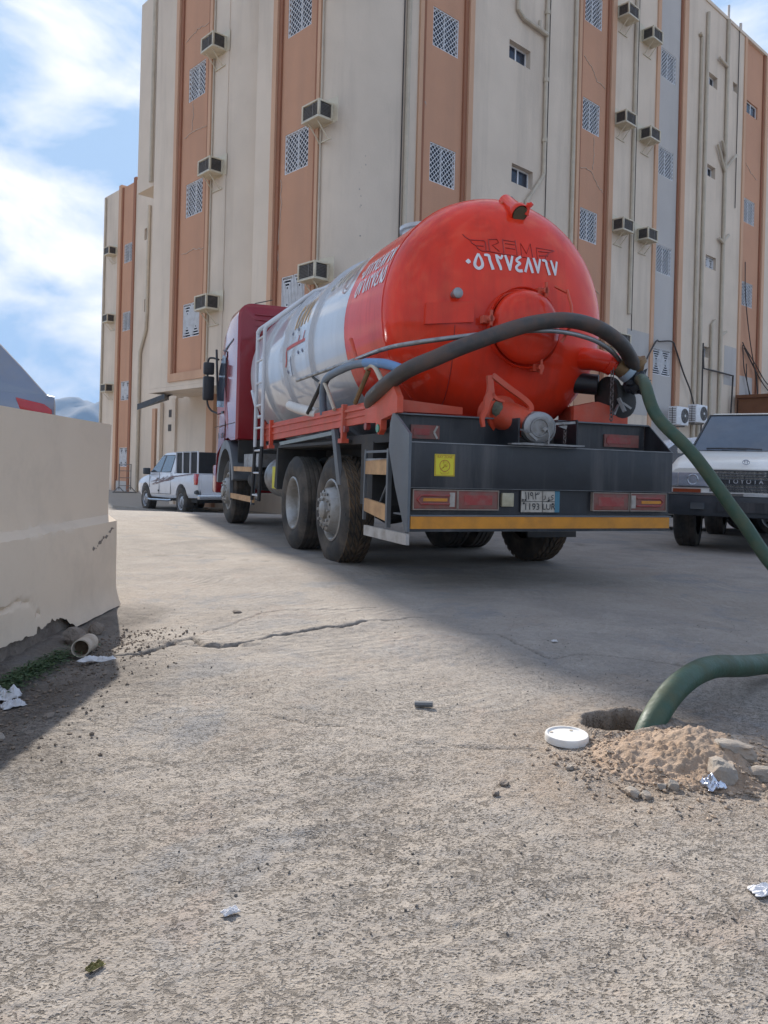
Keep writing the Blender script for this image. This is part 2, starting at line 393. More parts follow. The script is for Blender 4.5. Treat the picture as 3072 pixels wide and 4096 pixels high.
vc = N(nt, 'ShaderNodeSeparateColor'); L(v1.outputs['Color'], vc.inputs[0])
col = mixc(mth('MULTIPLY', rng(vc.outputs[0], 0.80, 0.86), mth('MULTIPLY', rng(v1.outputs['Distance'], 0.45, 0.25), 0.55)), col, (0.46, 0.44, 0.41))
col = mixc(mth('MULTIPLY', pits, 0.80), col, (0.085, 0.072, 0.06))
col = mixc(rng(grit, 0.52, 0.70, 0, 0.35), col, (0.16, 0.14, 0.12))
def at(nm):
    a = N(nt, 'ShaderNodeAttribute', attribute_name=nm); return a.outputs['Fac']
sandc = mixc(rng(fine, 0.3, 0.7), (0.29, 0.205, 0.14), (0.38, 0.285, 0.20))
col = mixc(mth('MULTIPLY', at('sand'), rng(noi(16, 5, 0.7), 0.30, 0.66, 0.12, 0.95)), col, sandc)
dirtc = mixc(rng(fine, 0.35, 0.65), (0.055, 0.044, 0.035), (0.17, 0.145, 0.12))
col = mixc(mth('MULTIPLY', at('dirt'), rng(mid, 0.30, 0.55, 0.35, 0.95)), col, dirtc)
col = mixc(mth('MULTIPLY', at('crack'), 0.8), col, (0.07, 0.055, 0.042))
col = mixc(mth('MULTIPLY', at('hole'), 0.9), col, (0.10, 0.062, 0.04))
# tyre-swept and oil stains further off
col = mixc(mth('MULTIPLY', rng(noi(0.33, 8, 0.7, 1.5), 0.55, 0.66), 0.35), col, (0.16, 0.155, 0.15))
L(col, b.inputs['Base Color'])
hgt = mth('ADD', mth('MULTIPLY', fine, 0.5), mth('MULTIPLY', grit, 0.35))
hgt = mth('SUBTRACT', hgt, mth('MULTIPLY', pits, 0.9))
wvt = N(nt, 'ShaderNodeTexWave', wave_type='RINGS', rings_direction='Z', wave_profile='SIN'); wvt.inputs['Scale'].default_value = 4.2; wvt.inputs['Distortion'].default_value = 5.0; wvt.inputs['Detail'].default_value = 3.0; wvt.inputs['Detail Scale'].default_value = 1.2
wm = N(nt, 'ShaderNodeMapping'); wm.inputs['Location'].default_value = (1.9, -6.4, 0); L(tc.outputs['Object'], wm.inputs[0]); L(wm.outputs[0], wvt.inputs['Vector'])
swp = mth('MULTIPLY', wvt.outputs['Fac'], rng(noi(0.9, 5, 0.6), 0.48, 0.60))
hgt = mth('ADD', hgt, mth('MULTIPLY', mid, 1.6)); hgt = mth('ADD', hgt, mth('MULTIPLY', swp, 0.35))
bp = N(nt, 'ShaderNodeBump'); bp.inputs['Strength'].default_value = 0.85; bp.inputs['Distance'].default_value = 0.017
L(hgt, bp.inputs['Height']); L(bp.outputs[0], b.inputs['Normal'])
ground = put('ground', me, mg); tag(ground, kind='structure')

# ------------------------------------------------------------------ far hills
hm = mat('dry_rock_hill', (0.10, 0.095, 0.09), 0.95, var=0.2, vs_=0.01)
h = MB(); nxh, nyh = 90, 14; vv = []; ff = []
pk = [(-1500, 195), (-1072, 200), (-1035, 200), (-1006, 188), (-985, 190), (-960, 205), (-937, 214), (-915, 206), (-895, 192), (-860, 205), (-800, 160), (-600, 120), (-300, 170), (200, 140), (900, 180), (1800, 150)]
for i in range(nxh):
    x = -1700 + i*(3600/(nxh-1)) if i > 50 else -1500 + i*16
    if i > 50: x = -700 + (i-50)*65
    z = np.interp(x, [p[0] for p in pk], [p[1] for p in pk])
    for j in range(nyh):
        t = j/(nyh-1); y = 2250 + 500*t
        z_ = z*1.10; zz = z_*sin(pi*t*0.5)**0.9 if t < 1 else z_
        zz *= 1 + 0.16*noise.noise(Vector((x*0.012, y*0.012, 1)))*(1-t)*t*4
        vv.append((x, y, zz-1))
for i in range(nxh-1):
    for j in range(nyh-1):
        a = i*nyh+j; ff.append((a, a+nyh, a+nyh+1, a+1))
h.add(vv, ff); tag(h.build('hills', hm, smooth=60), kind='structure')

# ------------------------------------------------------------------ raised yard behind the retaining wall
y_ = MB(); y_.prism([(-30, -6), (-1.95, -6), (-1.95, 5.0), (-3.6, 9.2), (-5.3, 13.0), (-30, 13.0)], 2, -0.7, 0.50)
tag(y_.build('raised_yard_ground', m_conc), kind='structure')
# ------------------------------------------------------------------ apartment building
K = 19.5/17.4
BL = (-1.125*K, 19.5, 0.0); BRZ = radians(42.8)
def TB(p): return Vector((p.x*K, p.y*K, (p.z-0.92)*K + 0.92))
bld = thing('apartment_building', 'tall cream apartment block with salmon window strips and wall-hung air conditioners', 'building', BL, BRZ)
def Lf(s, z, d): return Vector((d, s, z))        # left facade
def Rf(s, z, d): return Vector((s, d, z))        # right facade
def wall(name, m, F, s0, s1, z0, z1, d0, holes=(), depth=0.18, thick=0.30, parent=None):
    """flat wall piece with recessed openings; d0 = outer face depth"""
    mb = MB(TB); ss = sorted({s0, s1, *[h[0] for h in holes], *[h[1] for h in holes]}); zs = sorted({z0, z1, *[h[2] for h in holes], *[h[3] for h in holes]})
    def inh(a, b): return any(h[0] < a < h[1] and h[2] < b < h[3] for h in holes)
    for i in range(len(ss)-1):
        for j in range(len(zs)-1):
            if not inh((ss[i]+ss[i+1])/2, (zs[j]+zs[j+1])/2):
                mb.add([F(ss[i], zs[j], d0), F(ss[i+1], zs[j], d0), F(ss[i+1], zs[j+1], d0), F(ss[i], zs[j+1], d0)], [(0,1,2,3)])
    for a, b_, c, e in holes:
        q = [(a, c), (b_, c), (b_, e), (a, e)]
        for k in range(4):
            p, r_ = q[k], q[(k+1) % 4]
            mb.add([F(p[0], p[1], d0), F(r_[0], r_[1], d0), F(r_[0], r_[1], d0+depth), F(p[0], p[1], d0+depth)], [(0,1,2,3)])
        mb.add([F(*p, d0+depth) for p in q], [(0,1,2,3)])
    q = [(s0, z0), (s1, z0), (s1, z1), (s0, z1)]
    for k in range(4):
        p, r_ = q[k], q[(k+1) % 4]
        mb.add([F(p[0], p[1], d0), F(r_[0], r_[1], d0), F(r_[0], r_[1], d0+thick), F(p[0], p[1], d0+thick)], [(0,1,2,3)])
    mb.add([F(*p, d0+thick) for p in q], [(0,1,2,3)])
    me = bpy.data.meshes.new(name); me.from_pydata(mb.v, [], mb.f)
    bm = bmesh.new(); bm.from_mesh(me); bmesh.ops.remove_doubles(bm, verts=bm.verts, dist=1e-4); bmesh.ops.recalc_face_normals(bm, faces=bm.faces); bm.to_mesh(me); bm.free()
    return put(name, me, m, parent or bld)
def slab(name, m, F, s0, s1, z0, z1, d0, d1, parent=None):
    mb = MB(TB); p = [F(s0,z0,d0), F(s1,z0,d0), F(s1,z0,d1), F(s0,z0,d1), F(s0,z1,d0), F(s1,z1,d0), F(s1,z1,d1), F(s0,z1,d1)]
    return mb.hexa(p).build(name, m, parent or bld)
ZT = 18.4; ZTL = 15.3; ZB = -1.2  # left block's roof is out of view, kept low so sunlight clears it
WZ = [(14.62, 15.57), (11.25, 12.22), (8.0, 8.95), (4.58, 5.46)]

# window kit, local frame: u to the right, z up, outward = -y
def bars_clip(mb, w_, h_, sp, bw, d, flip):
    n = int((w_+h_)/sp)+1
    for k in range(-n, n+1):
        c = k*sp   # line: z = u + c  (or -u + c)
        pts = []
        for u in (0, w_):
            z = (u if not flip else w_-u) + c
            if 0 <= z <= h_: pts.append((u, z))
        for z in (0, h_):
            u = z - c; u = u if not flip else w_-u
            if 0 < u < w_: pts.append((u, z))
        if len(pts) >= 2:
            a, b_ = pts[0], pts[-1]
            if (a[0]-b_[0])**2+(a[1]-b_[1])**2 > 0.004:
                mb.bar((a[0], d, a[1]), (b_[0], d, b_[1]), bw, 0.012, up=(0, 1, 0))
def make_window(w_, h_, style):
    wd = bpy.data.objects.new('window', None)
    fr = MB(); t = 0.045
    fr.box(0, w_, 0.03, 0.08, 0, t); fr.box(0, w_, 0.03, 0.08, h_-t, h_); fr.box(0, t, 0.03, 0.08, t, h_-t); fr.box(w_-t, w_, 0.03, 0.08, t, h_-t)
    fr.box(w_/2-0.025, w_/2+0.025, 0.025, 0.085, t, h_-t)
    COL.objects.link(wd)
    fr.build('frame', m_white, wd)
    for a, b_, y in ((t, w_/2-0.025, 0.05), (w_/2+0.025, w_-t, 0.06)):
        MB().box(a, b_, y, y+0.006, t, h_-t).build('pane', m_glass, wd)
    if style != 'none':
        g = MB(); y = -0.02
        if style == 'diamond':
            g.box(0, w_, y-.01, y+.01, 0, .025); g.box(0, w_, y-.01, y+.01, h_-.025, h_); g.box(0, .025, y-.01, y+.01, .025, h_-.025); g.box(w_-.025, w_, y-.01, y+.01, .025, h_-.025)
            bars_clip(g, w_, h_, 0.15, 0.015, y-.004, False); bars_clip(g, w_, h_, 0.15, 0.015, y+.006, True)
        else:
            for x0, x1 in ((0, w_/2-0.02), (w_/2+0.02, w_)):
                k = 0; a, b_, c, e = x0, x1, 0.0, h_
                while b_-a > 0.10 and k < 5:
                    s_ = 0.026
                    g.box(a, a+s_, y-.012, y+.012, c, e); g.box(b_-s_, b_, y-.012, y+.012, c, e)
                    g.box(a+s_, b_-s_, y-.012, y+.012, c, c+s_); g.box(a+s_, b_-s_, y-.012, y+.012, e-s_, e)
                    a += 0.062; b_ -= 0.062; c += 0.085; e -= 0.085; k += 1
                g.box((a+b_)/2-.013, (a+b_)/2+.013, y-.012, y+.012, c, e)
        gr = g.build('grille', m_white, wd, merge=False)
    return wd
def place_on(o, side, s, z, d, parent=bld):
    """put a kit piece (local u,-y outward) on a facade; s = left edge seen from outside"""
    o.parent = parent
    p = TB(Lf(s, z, d) if side == 'L' else Rf(s, z, d))
    o.location = p
    o.rotation_euler = (0, 0, 0 if side == 'R' else radians(-90))
    return o
W_, H_ = 0.93*K, 0.96*K
kit = {}
def window(side, s_left, z, d, w_=W_, h_=H_, style='diamond'):
    key = (round(w_, 3), round(h_, 3), style)
    if key not in kit: kit[key] = make_window(w_, h_, style); o = kit[key]
    else: o = copy_tree(kit[key])
    return place_on(o, side, s_left, z, d)

# --- left facade.  s runs away to the left, so "left edge" of a window is its larger s
wall('wall', m_cream, Lf, 7.65, 8.92, 3.2, ZTL, 0)
wall('wall', m_cream, Lf, 4.80, 5.60, 3.2, ZTL, 0)
wall('wall', m_cream, Lf, 2.69, 3.42, 3.2, ZTL, 0)
wall('wall', m_cream, Lf, 5.60, 7.65, 3.2, 3.33, 0)
wall('wall', m_cream, Lf, 3.42, 4.80, 3.2, 3.6, 0.0)
# shallow curved shaft between the strips
sh = MB(TB); pr = []
for k in range(13):
    t = k/12; pr.append((4.80-1.38*t, 0.02+0.42*(1-cos(t*pi/2))))
pts = [Lf(s, 3.6, d) for s, d in pr] + [Lf(3.42, 3.6, 0.6), Lf(4.8, 3.6, 0.6)]
pts2 = [Lf(s, ZTL, d) for s, d in pr] + [Lf(3.42, ZTL, 0.6), Lf(4.8, ZTL, 0.6)]
n = len(pts); sh.add(pts+pts2, [tuple(range(n))[::-1], tuple(range(n, 2*n))] + [(i, (i+1) % n, n+(i+1) % n, n+i) for i in range(n)])
sh.build('curved_wall', m_cream, bld, smooth=30)
def strip_panel(F, s0, s1, z0, z1, fl, fr, bw, holes, mfield=None, side='L', bottom=True):
    """salmon strip: proud frame, brown inner band, recessed field with window openings"""
    mf = mfield or m_orange
    slab('frame_band', m_orange2, F, s1-fl, s1, z0, z1, -0.05, 0.3); slab('frame_band', m_orange2, F, s0, s0+fr, z0, z1, -0.05, 0.3)
    zb = z0
    if bottom: slab('frame_band', m_orange2, F, s0+fr, s1-fl, z0, z0+0.23, -0.05, 0.3); zb = z0+0.23
    slab('brown_band', m_brown, F, s1-fl-bw, s1-fl, zb, z1, 0.005, 0.3); slab('brown_band', m_brown, F, s0+fr, s0+fr+bw, zb, z1, 0.005, 0.3)
    wall('salmon_field', mf, F, s0+fr+bw, s1-fl-bw, zb, z1, 0.06, holes, depth=0.12, thick=0.24)
wz = lambda a, b_, rows: [(a, b_, z, z+0.96) for z in rows]
rowsL = [11.26, 7.97, 4.55]
strip_panel(Lf, 5.60, 7.65, 3.33, ZTL, 0.17, 0.13, 0.14, wz(6.10, 7.03, rowsL))
for i, z in enumerate(rowsL): window('L', 7.03, z, 0.10, style='key' if i == 2 else 'diamond')
strip_panel(Lf, 0.79, 2.69, 3.20, ZTL, 0.17, 0.10, 0.13, wz(1.29, 2.22, rowsL), bottom=False)
for i, z in enumerate(rowsL): window('L', 2.22, z, 0.10, style='key' if i == 2 else 'diamond')
# --- rounded corner (plan curve from left facade to right facade)
cr = MB(TB); pr = []
for k in range(17):
    a = (pi/2)*k/16; pr.append((1.82-1.82*sin(pi/2-a)**1.0, 0.79-0.79*sin(a)))
pr = [(1.80*(1-cos(a)), 0.79*(1-sin(a))) for a in [pi/2*k/16 for k in range(17)]]
poly = [(x, y) for x, y in pr] + [(1.8, 1.2), (0.6, 0.79)]
n = len(poly)
cr.add([(x, y, ZB) for x, y in poly] + [(x, y, ZTL) for x, y in poly], [tuple(range(n))[::-1], tuple(range(n, 2*n))] + [(i, (i+1) % n, n+(i+1) % n, n+i) for i in range(n)])
cr.build('curved_wall', m_cream, bld, smooth=30)
# --- right facade
rowsR = [14.64, 11.38, 8.06, 4.70]
rr_ = [(5.72, 6.65, 12.13, 12.63), (5.95, 6.9, 8.85, 9.36), (5.9, 6.8, 15.4, 15.9)]
wall('wall', m_cream, Rf, 1.80, 2.30, ZB, ZTL, 0.0)
strip_panel(Rf, 2.30, 4.26, ZB, ZTL, 0.17, 0.13, 0.13, wz(2.84, 3.77, rowsR[1:]), bottom=False)
for z in rowsR[1:]: window('R', 2.84, z, 0.10)
wall('wall', m_cream, Rf, 4.26, 8.93, ZB, ZTL, 0.0, rr_[:2], depth=0.2)
for a, b_, c, e in rr_[:2]: window('R', a, c, 0.13, (b_-a)*K, (e-c)*K, 'none')
strip_panel(Rf, 8.93, 10.95, ZB, ZT, 0.24, 0.14, 0.13, wz(9.34, 10.27, rowsR), bottom=False)
for z in rowsR: window('R', 9.34, z, 0.10)
wall('wall', m_cream, Rf, 10.95, 13.50, ZB, ZT, 0.0)
strip_panel(Rf, 13.50, 15.62, ZB, ZT, 0.30, 0.20, 0.10, wz(13.95, 14.97, [14.62, 11.28, 7.95]) + [(13.84, 15.10, 4.47, 5.37)], mfield=m_grey, bottom=False)
for z in [14.62, 11.28, 7.95]: window('R', 13.95, z, 0.10, 1.02*K, H_)
window('R', 13.84, 4.47, 0.10, 1.26*K, 0.9*K, 'key')
sm = [(17.33, 18.03, 15.50, 15.95), (17.38, 18.05, 12.15, 12.58), (17.45, 18.3, 8.78, 9.25), (19.35, 19.75, 15.95, 16.3), (17.40, 17.95, 5.45, 5.85), (19.42, 20.05, 5.45, 5.82)]
wall('wall', m_cream, Rf, 15.62, 20.30, ZB, ZT, 0.0, sm, depth=0.2)
for a, b_, c, e in sm: window('R', a, c, 0.13, (b_-a)*K, (e-c)*K, 'none' if c != 8.78 else 'key')
strip_panel(Rf, 20.30, 22.60, ZB, ZT, 0.25, 0.2, 0.12, wz(20.75, 21.77, [11.25, 7.92]) + [(20.7, 21.8, 15.6, 16.1)], bottom=False)
for z in [11.25, 7.92]: window('R', 20.75, z, 0.10, 1.02*K, H_)
window('R', 20.7, 15.6, 0.10, 1.1*K, 0.5*K, 'none')
wall('wall', m_cream, Rf, 22.60, 30.0, ZB, ZT, 0.0)
slab('parapet', m_cream, Rf, 8.93, 30.0, ZT, ZT+0.12, -0.04, 0.4)
slab('parapet', m_cream, Lf, 0.79, 8.92, ZTL, ZTL+0.10, -0.04, 0.4)
slab('repair_patch', m_grey, Rf, 12.1, 13.48, 3.0, 5.75, -0.006, 0.01)
slab('repair_patch', m_grey, Rf, 19.2, 20.28, 4.6, 6.1, -0.006, 0.01)
slab('repair_patch', m_grey, Rf, 20.70, 21.95, 3.0, 5.1, 0.052, 0.07)
# body behind the facades, soffit and ground-floor recess
mb = MB(TB); mb.box(0.5, 9.1, 0.9, 8.92, 3.3, ZTL-0.2); mb.box(9.1, 29.9, 0.9, 8.92, 3.3, ZT-0.2); mb.box(1.4, 29.9, 0.9, 8.92, ZB, 3.3); mb.build('wall', m_cream, bld)
mb = MB(TB); mb.box(0.0, 1.4, 0.8, 8.92, 3.08, 3.196); mb.build('soffit', m_cream, bld)
slab('wall', m_cream, Lf, 7.66, 9.87, ZB, 3.08, 1.38, 1.6)
slab('pillar', m_orange2, Lf, 7.25, 7.66, ZB, 3.08, 1.25, 1.6); slab('pillar', m_cream, Lf, 9.67, 9.9, ZB, 3.08, 1.3, 1.6)
slab('wall', m_cream, Lf, 3.0, 7.25, ZB, 3.08, 1.38, 1.6)
# upper bay over the light well, then the lower wing beyond it
mb = MB(TB)
mb.box(1.85, 5.88, 9.0, 14.0, 10.80, 17.7); mb.build('upper_bay', m_cream, bld)
slab('door_wall', m_cream, Lf, 13.2, 14.35, ZB, 3.5, 3.2, 3.5)
md = mat('dark_wood_door', (0.10, 0.05, 0.03), 0.5, var=0.25, vs_=3)
slab('door', md, Lf, 14.4, 14.82, ZB, 3.0, 3.3, 3.4)
slab('door_post', m_orange2, Lf, 14.84, 15.1, ZB, 3.1, 3.2, 3.4)
slab('vent', m_dark, Lf, 13.5, 13.72, 2.72, 3.0, 3.185, 3.21); slab('vent', m_dark, Lf, 13.45, 13.75, 2.2, 2.45, 3.185, 3.21)
for a in (14.3,): slab('pillar', m_cream, Lf, 14.15, 14.36, ZB, 3.3, 3.05, 3.18)

wing = thing('low_apartment_wing', 'lower cream wing with one salmon strip, left of and behind the tall block', 'building', BL, BRZ)
def wl(*a, **k): return wall(*a, parent=wing, **k)
D_ = 5.88; s0 = 22.63; WT = 14.6
def Wf(s, z, d): return Vector((D_+d, s, z))
wwin = [(s0+0.45, s0+1.38, z, z+0.93) for z in (10.80, 7.45, 4.05, 0.80)]
svc = [(21.35, 21.75, 11.5, 12.05), (21.38, 21.6, 8.1, 8.7)]
wl('wall', m_cream, Wf, 8.95, s0+0.08, ZB, WT, 0, svc, depth=0.25)
for s_a, s_b in ((s0+0.08, s0+0.30), (s0+1.66, s0+1.94)):
    slab('frame_band', m_brown if s_a < s0+1 else m_orange2, Wf, s_a, s_b, ZB, WT+0.15, -0.05, 0.3, parent=wing)
slab('brown_band', m_brown, Wf, s0+1.55, s0+1.66, ZB+1.3, WT, 0.0, 0.3, parent=wing)
wl('salmon_field', m_orange, Wf, s0+0.30, s0+1.55, 0.1, WT, 0.05, wwin, depth=0.12)
slab('plinth', m_grey, Wf, s0+0.30, s0+1.55, ZB, 0.1, 0.0, 0.3, parent=wing)
wl('wall', m_cream, Wf, s0+1.94, 26.4, ZB, WT, 0)
mb = MB(TB); mb.box(D_+0.35, D_+6, 9.0, 26.38, ZB, WT-0.3); mb.build('wall', m_cream, wing)
for i, (a, b_, c, e) in enumerate(wwin):
    o = window('L', b_, c, D_+0.09, (b_-a)*K, (e-c)*K, 'diamond' if i < 2 else 'key'); o.parent = wing
for a, b_, c, e in svc:
    o = window('L', b_, c, D_+0.16, (b_-a)*K, (e-c)*K, 'none'); o.parent = wing

# ------------------------------------------------------------------ window air conditioners (each its own thing)
def make_ac():
    w_, p_, h_ = 0.63*K, 0.42*K, 0.40*K; t = 0.055
    r = bpy.data.objects.new('air_conditioner', None); COL.objects.link(r)
    hb = MB()
    # open box frame: posts, rims, base tray, lid ; local u 0..w, y 0 (wall) .. -p, z 0..h
    hb.box(0, w_, -p_, 0, 0, t); hb.box(0, w_, -p_, 0, h_-t*0.8, h_)
    for u0, u1 in ((0, t), (w_-t, w_)):
        hb.box(u0, u1, -p_, -p_+t, t, h_-t*0.8); hb.box(u0, u1, -t*1.3, 0, t, h_-t*0.8)
    hb.build('housing', m_acbox, r, bevel=0.006)
    MB().box(t*0.6, w_-t*0.6, -p_+t*0.6, -0.02, t, h_-t).build('core', m_dark, r)
    for nm, face in (('front_louvre', 0), ('side_louvre', 1), ('side_louvre', 2)):
        g = MB(); n_ = 9
        for k in range(n_):
            z = t+0.012+(h_-2*t-0.02)*k/n_
            if face == 0: g.box(t, w_-t, -p_+0.012, -p_+0.024, z, z+0.012)
            elif face == 1: g.box(0.012, 0.024, -p_+t, -t*1.3, z, z+0.012)
            else: g.box(w_-0.024, w_-0.012, -p_+t, -t*1.3, z, z+0.012)
        if face == 0: g.box(w_*0.62, w_*0.65, -p_+0.008, -p_+0.026, t, h_-t)
        tag(g.build(nm, m_louvre, r), kind='stuff')
    return r
def ac_extras(r, side):
    w_, p_, h_ = 0.63*K, 0.42*K, 0.40*K
    # sheet-metal hood plate on the wall, rising behind the unit, on the side away from the salmon strip
    pl = MB(); q = 0.16*K
    if side == 'L': u0, u1 = 0.05, w_+q
    else: u0, u1 = -q, w_-0.05
    pl.add([(u0, -0.012, -0.03), (u1, -0.012, -0.03), (u1, -0.012, h_+0.14), (u0, -0.012, h_+0.20), (u0, 0.0, -0.03), (u1, 0.0, -0.03), (u1, 0.0, h_+0.14), (u0, 0.0, h_+0.20)],
           [(0,1,2,3), (7,6,5,4), (0,4,5,1), (1,5,6,2), (2,6,7,3), (3,7,4,0)])
    pl.build('mounting_plate', m_acbox, r)
    br = MB()
    for u in (w_*0.25, w_*0.75): br.bar((u, -p_*0.8, -0.005), (u, -0.01, -0.40), 0.022)
    br.bar((w_*0.15, -0.02, -0.40), (w_*0.95, -0.02, -0.40), 0.03)
    br.build('bracket', m_acbox, r)
ac0 = {}
WHR = ['top', 'upper', 'middle', 'lower']
def add_ac(side, s_left, z, label, par, d=0.0):
    key = side
    if key not in ac0: r = make_ac(); ac_extras(r, side); ac0[key] = r
    else: r = copy_tree(ac0[key])
    place_on(r, side, s_left, z, d, parent=None)
    M = Matrix.Translation(BL) @ Matrix.Rotation(BRZ, 4, 'Z'); r.location = M @ Vector(r.location); r.rotation_euler = (0, 0, r.rotation_euler[2] + BRZ)
    tag(r, label, 'air conditioner', par)
G1 = 'boxed air conditioners hung on the tall building'
for z, t in ((11.95, 'top'), (8.67, 'middle'), (5.06, 'lowest')):
    add_ac('L', 5.55, z, f'boxed air conditioner, {t} of the column right of the leftmost wide salmon strip', G1)
for z, t in ((8.66, 'middle'), (5.11, 'lowest')):
    add_ac('L', 0.93, z, f'boxed air conditioner, {t} one on the strip left of the rounded corner, above the cab', G1)
add_ac('L', 0.93, 11.97, 'boxed air conditioner on the rounded corner strip whose bracket just shows at the top edge', G1)
for z, t in ((15.32, 'topmost'), (11.97, 'second from top'), (8.62, 'third from top'), (5.02, 'half hidden bottom')):
    add_ac('R', 11.0, z, f'boxed air conditioner, {t} in the left column of the paired columns', G1)
for z, t in ((15.18, 'topmost'), (11.94, 'middle'), (8.66, 'bottom')):
    add_ac('R', 12.52, z, f'boxed air conditioner, {t} in the right column of the paired columns', G1)
G2 = 'air conditioners on the low wing'
for z, t in ((11.35, 'upper'), (7.98, 'middle'), (4.50, 'lower')):
    add_ac('L', s0+2.75, z, f'small boxed air conditioner, {t} of three on the far low wing', G2, d=D_)

# ------------------------------------------------------------------ pipes and cables on the walls
MBW = Matrix.Translation(BL) @ Matrix.Rotation(BRZ, 4, 'Z')
def TW(p): return MBW @ TB(p)
def pipe(name, label, cat, F, pts, r, m, group=None, n=8, brackets=False, sp=False):
    q = [F(*p) for p in pts]; q = spline(q, 5) if sp else q
    o = MB(TW).tube(q, r, n).build(name, m, None, smooth=40)
    tag(o, label, cat, group); return o
GP = 'drain pipes running down the walls'
pipe('drain_pipe', 'cream drain pipe beside the rounded corner of the tall building', 'pipe', Rf, [(1.92, ZB, -0.06), (1.92, ZTL, -0.06)], 0.06, m_pipe, GP)
pipe('conduit', 'thin dark cable down the wall beside the rounded corner', 'cable', Rf, [(1.80, ZB, -0.02), (1.80, ZTL, -0.02)], 0.014, m_dark, 'thin cables on the walls')
t = thing('drain_pipe', 'tall drain pipe with couplings right of the small high windows, elbow bend below', 'pipe', (0,0,0), 0, GP)
MB(TW).tube([Rf(7.30, ZTL, -0.07), Rf(7.30, 9.4, -0.07)] , 0.055, 8).build('riser', m_pipe, t, smooth=40)
MB(TW).tube([Rf(7.30, 9.4, -0.07), Rf(7.22, 9.25, -0.07), Rf(6.55, 8.45, -0.07), Rf(6.5, 3.0, -0.07)], 0.055, 8).build('lower_bend', m_pipe, t, smooth=40)
MB(TW).tube([Rf(5.98, 13.9, -0.07), Rf(5.98, 13.5, -0.07), Rf(6.2, 13.35, -0.08), Rf(7.28, 13.3, -0.10)], 0.06, 8).build('branch', m_pipe, t, smooth=40)
MB(TW).tube([Rf(6.9, 13.3, -0.10), Rf(6.9, 13.55, -0.10)], 0.05, 8).build('stub', m_pipe, t, smooth=40)
for z in (10.3, 13.9, 12.0):
    MB(TW).tube([Rf(7.30, z, -0.07), Rf(7.30, z+0.12, -0.07)], 0.075, 8).build('coupling', m_pipe, t, smooth=40)
pipe('conduit', 'thin dark cable running down right beside the elbow drain pipe', 'cable', Rf, [(7.48, 6, -0.02), (7.50, ZTL, -0.02)], 0.012, m_dark, 'thin cables on the walls')
pipe('drain_pipe', 'straight cream drain pipe at the left edge of the second salmon strip', 'pipe', Rf, [(8.72, ZB, -0.06), (8.72, ZTL, -0.06)], 0.055, m_pipe, GP)
pipe('drain_pipe', 'cream drain pipe running between the two columns of paired air conditioners', 'pipe', Rf, [(12.1, 6.2, -0.06), (12.1, ZT, -0.06)], 0.065, m_pipe, GP)
pipe('conduit', 'thin dark cable between the paired air conditioner columns', 'cable', Rf, [(12.32, 5.7, -0.02), (12.32, ZT, -0.02)], 0.012, m_dark, 'thin cables on the walls')
pipe('drain_pipe', 'cream drain pipe right of the grey recessed strip, reaching down to the wall foot', 'pipe', Rf, [(16.62, 2.2, -0.06), (16.62, 16.9, -0.06), (16.45, 17.0, -0.06)], 0.06, m_pipe, GP)
pipe('drain_pipe', 'stained cream drain pipe next to the small square windows on the right', 'pipe', Rf, [(17.06, 2.2, -0.06), (17.06, 18.0, -0.06)], 0.07, m_pipe, GP)
t = thing('drain_pipe', 'branching drain pipe with angled stubs near the right roof end', 'pipe', (0,0,0), 0, GP)
MB(TW).tube([Rf(18.72, 1.5, -0.07), Rf(18.72, 18.4, -0.07)], 0.07, 8).build('riser', m_pipe, t, smooth=40)
for a, b_ in (((17.95, 16.65), (18.7, 16.6)), ((18.0, 13.45), (18.7, 12.6)), ((19.6, 13.5), (18.75, 12.75)), ((18.35, 13.7), (18.72, 13.2)), ((18.3, 10.0), (18.7, 9.9)), ((19.1, 10.3), (18.75, 10.0)), ((19.1, 6.6), (18.75, 6.4))):
    MB(TW).tube([Rf(*a, -0.10), Rf(*b_, -0.08)], 0.055, 8).build('branch', m_pipe, t, smooth=40)
pipe('drain_pipe', 'short waste pipe with side stub above the lowest mini windows', 'pipe', Rf, [(17.95, 2.0, -0.07), (17.95, 6.7, -0.07), (18.2, 6.9, -0.07)], 0.06, m_pipe, GP)
pipe('conduit', 'dark cable down the wall left of the right-hand salmon strip', 'cable', Rf, [(19.75, 11.5, -0.03), (19.75, 18.7, -0.03)], 0.016, m_dark, 'thin cables on the walls')
pipe('water_pipe', 'black water pipe bending round the wall above the parked off-roader', 'pipe', Rf, [(17.12, 5.6, -0.15), (17.2, 4.98, -0.15), (17.9, 4.98, -0.15), (19.75, 4.97, -0.12), (19.7, 4.2, -0.12), (19.55, 2.4, -0.12)], 0.035, m_dark, 'black pipes')
pipe('water_pipe', 'thin black pipe drop with joints beside the black pipe bend', 'pipe', Rf, [(17.12, 2.4, -0.15), (17.12, 5.9, -0.15)], 0.03, m_dark, 'black pipes')
pipe('power_cable', 'black cable drooping over the patterned window grille to the outdoor unit', 'cable', Rf, [(12.4, 4.1, -0.3), (12.75, 4.6, -0.25), (13.75, 5.5, -0.1), (14.1, 5.57, -0.06), (14.95, 5.68, -0.06), (15.2, 5.45, -0.08), (15.7, 4.7, -0.12), (16.2, 4.1, -0.15), (16.4, 3.6, -0.2)], 0.028, m_dark, 'loose cables', sp=True)
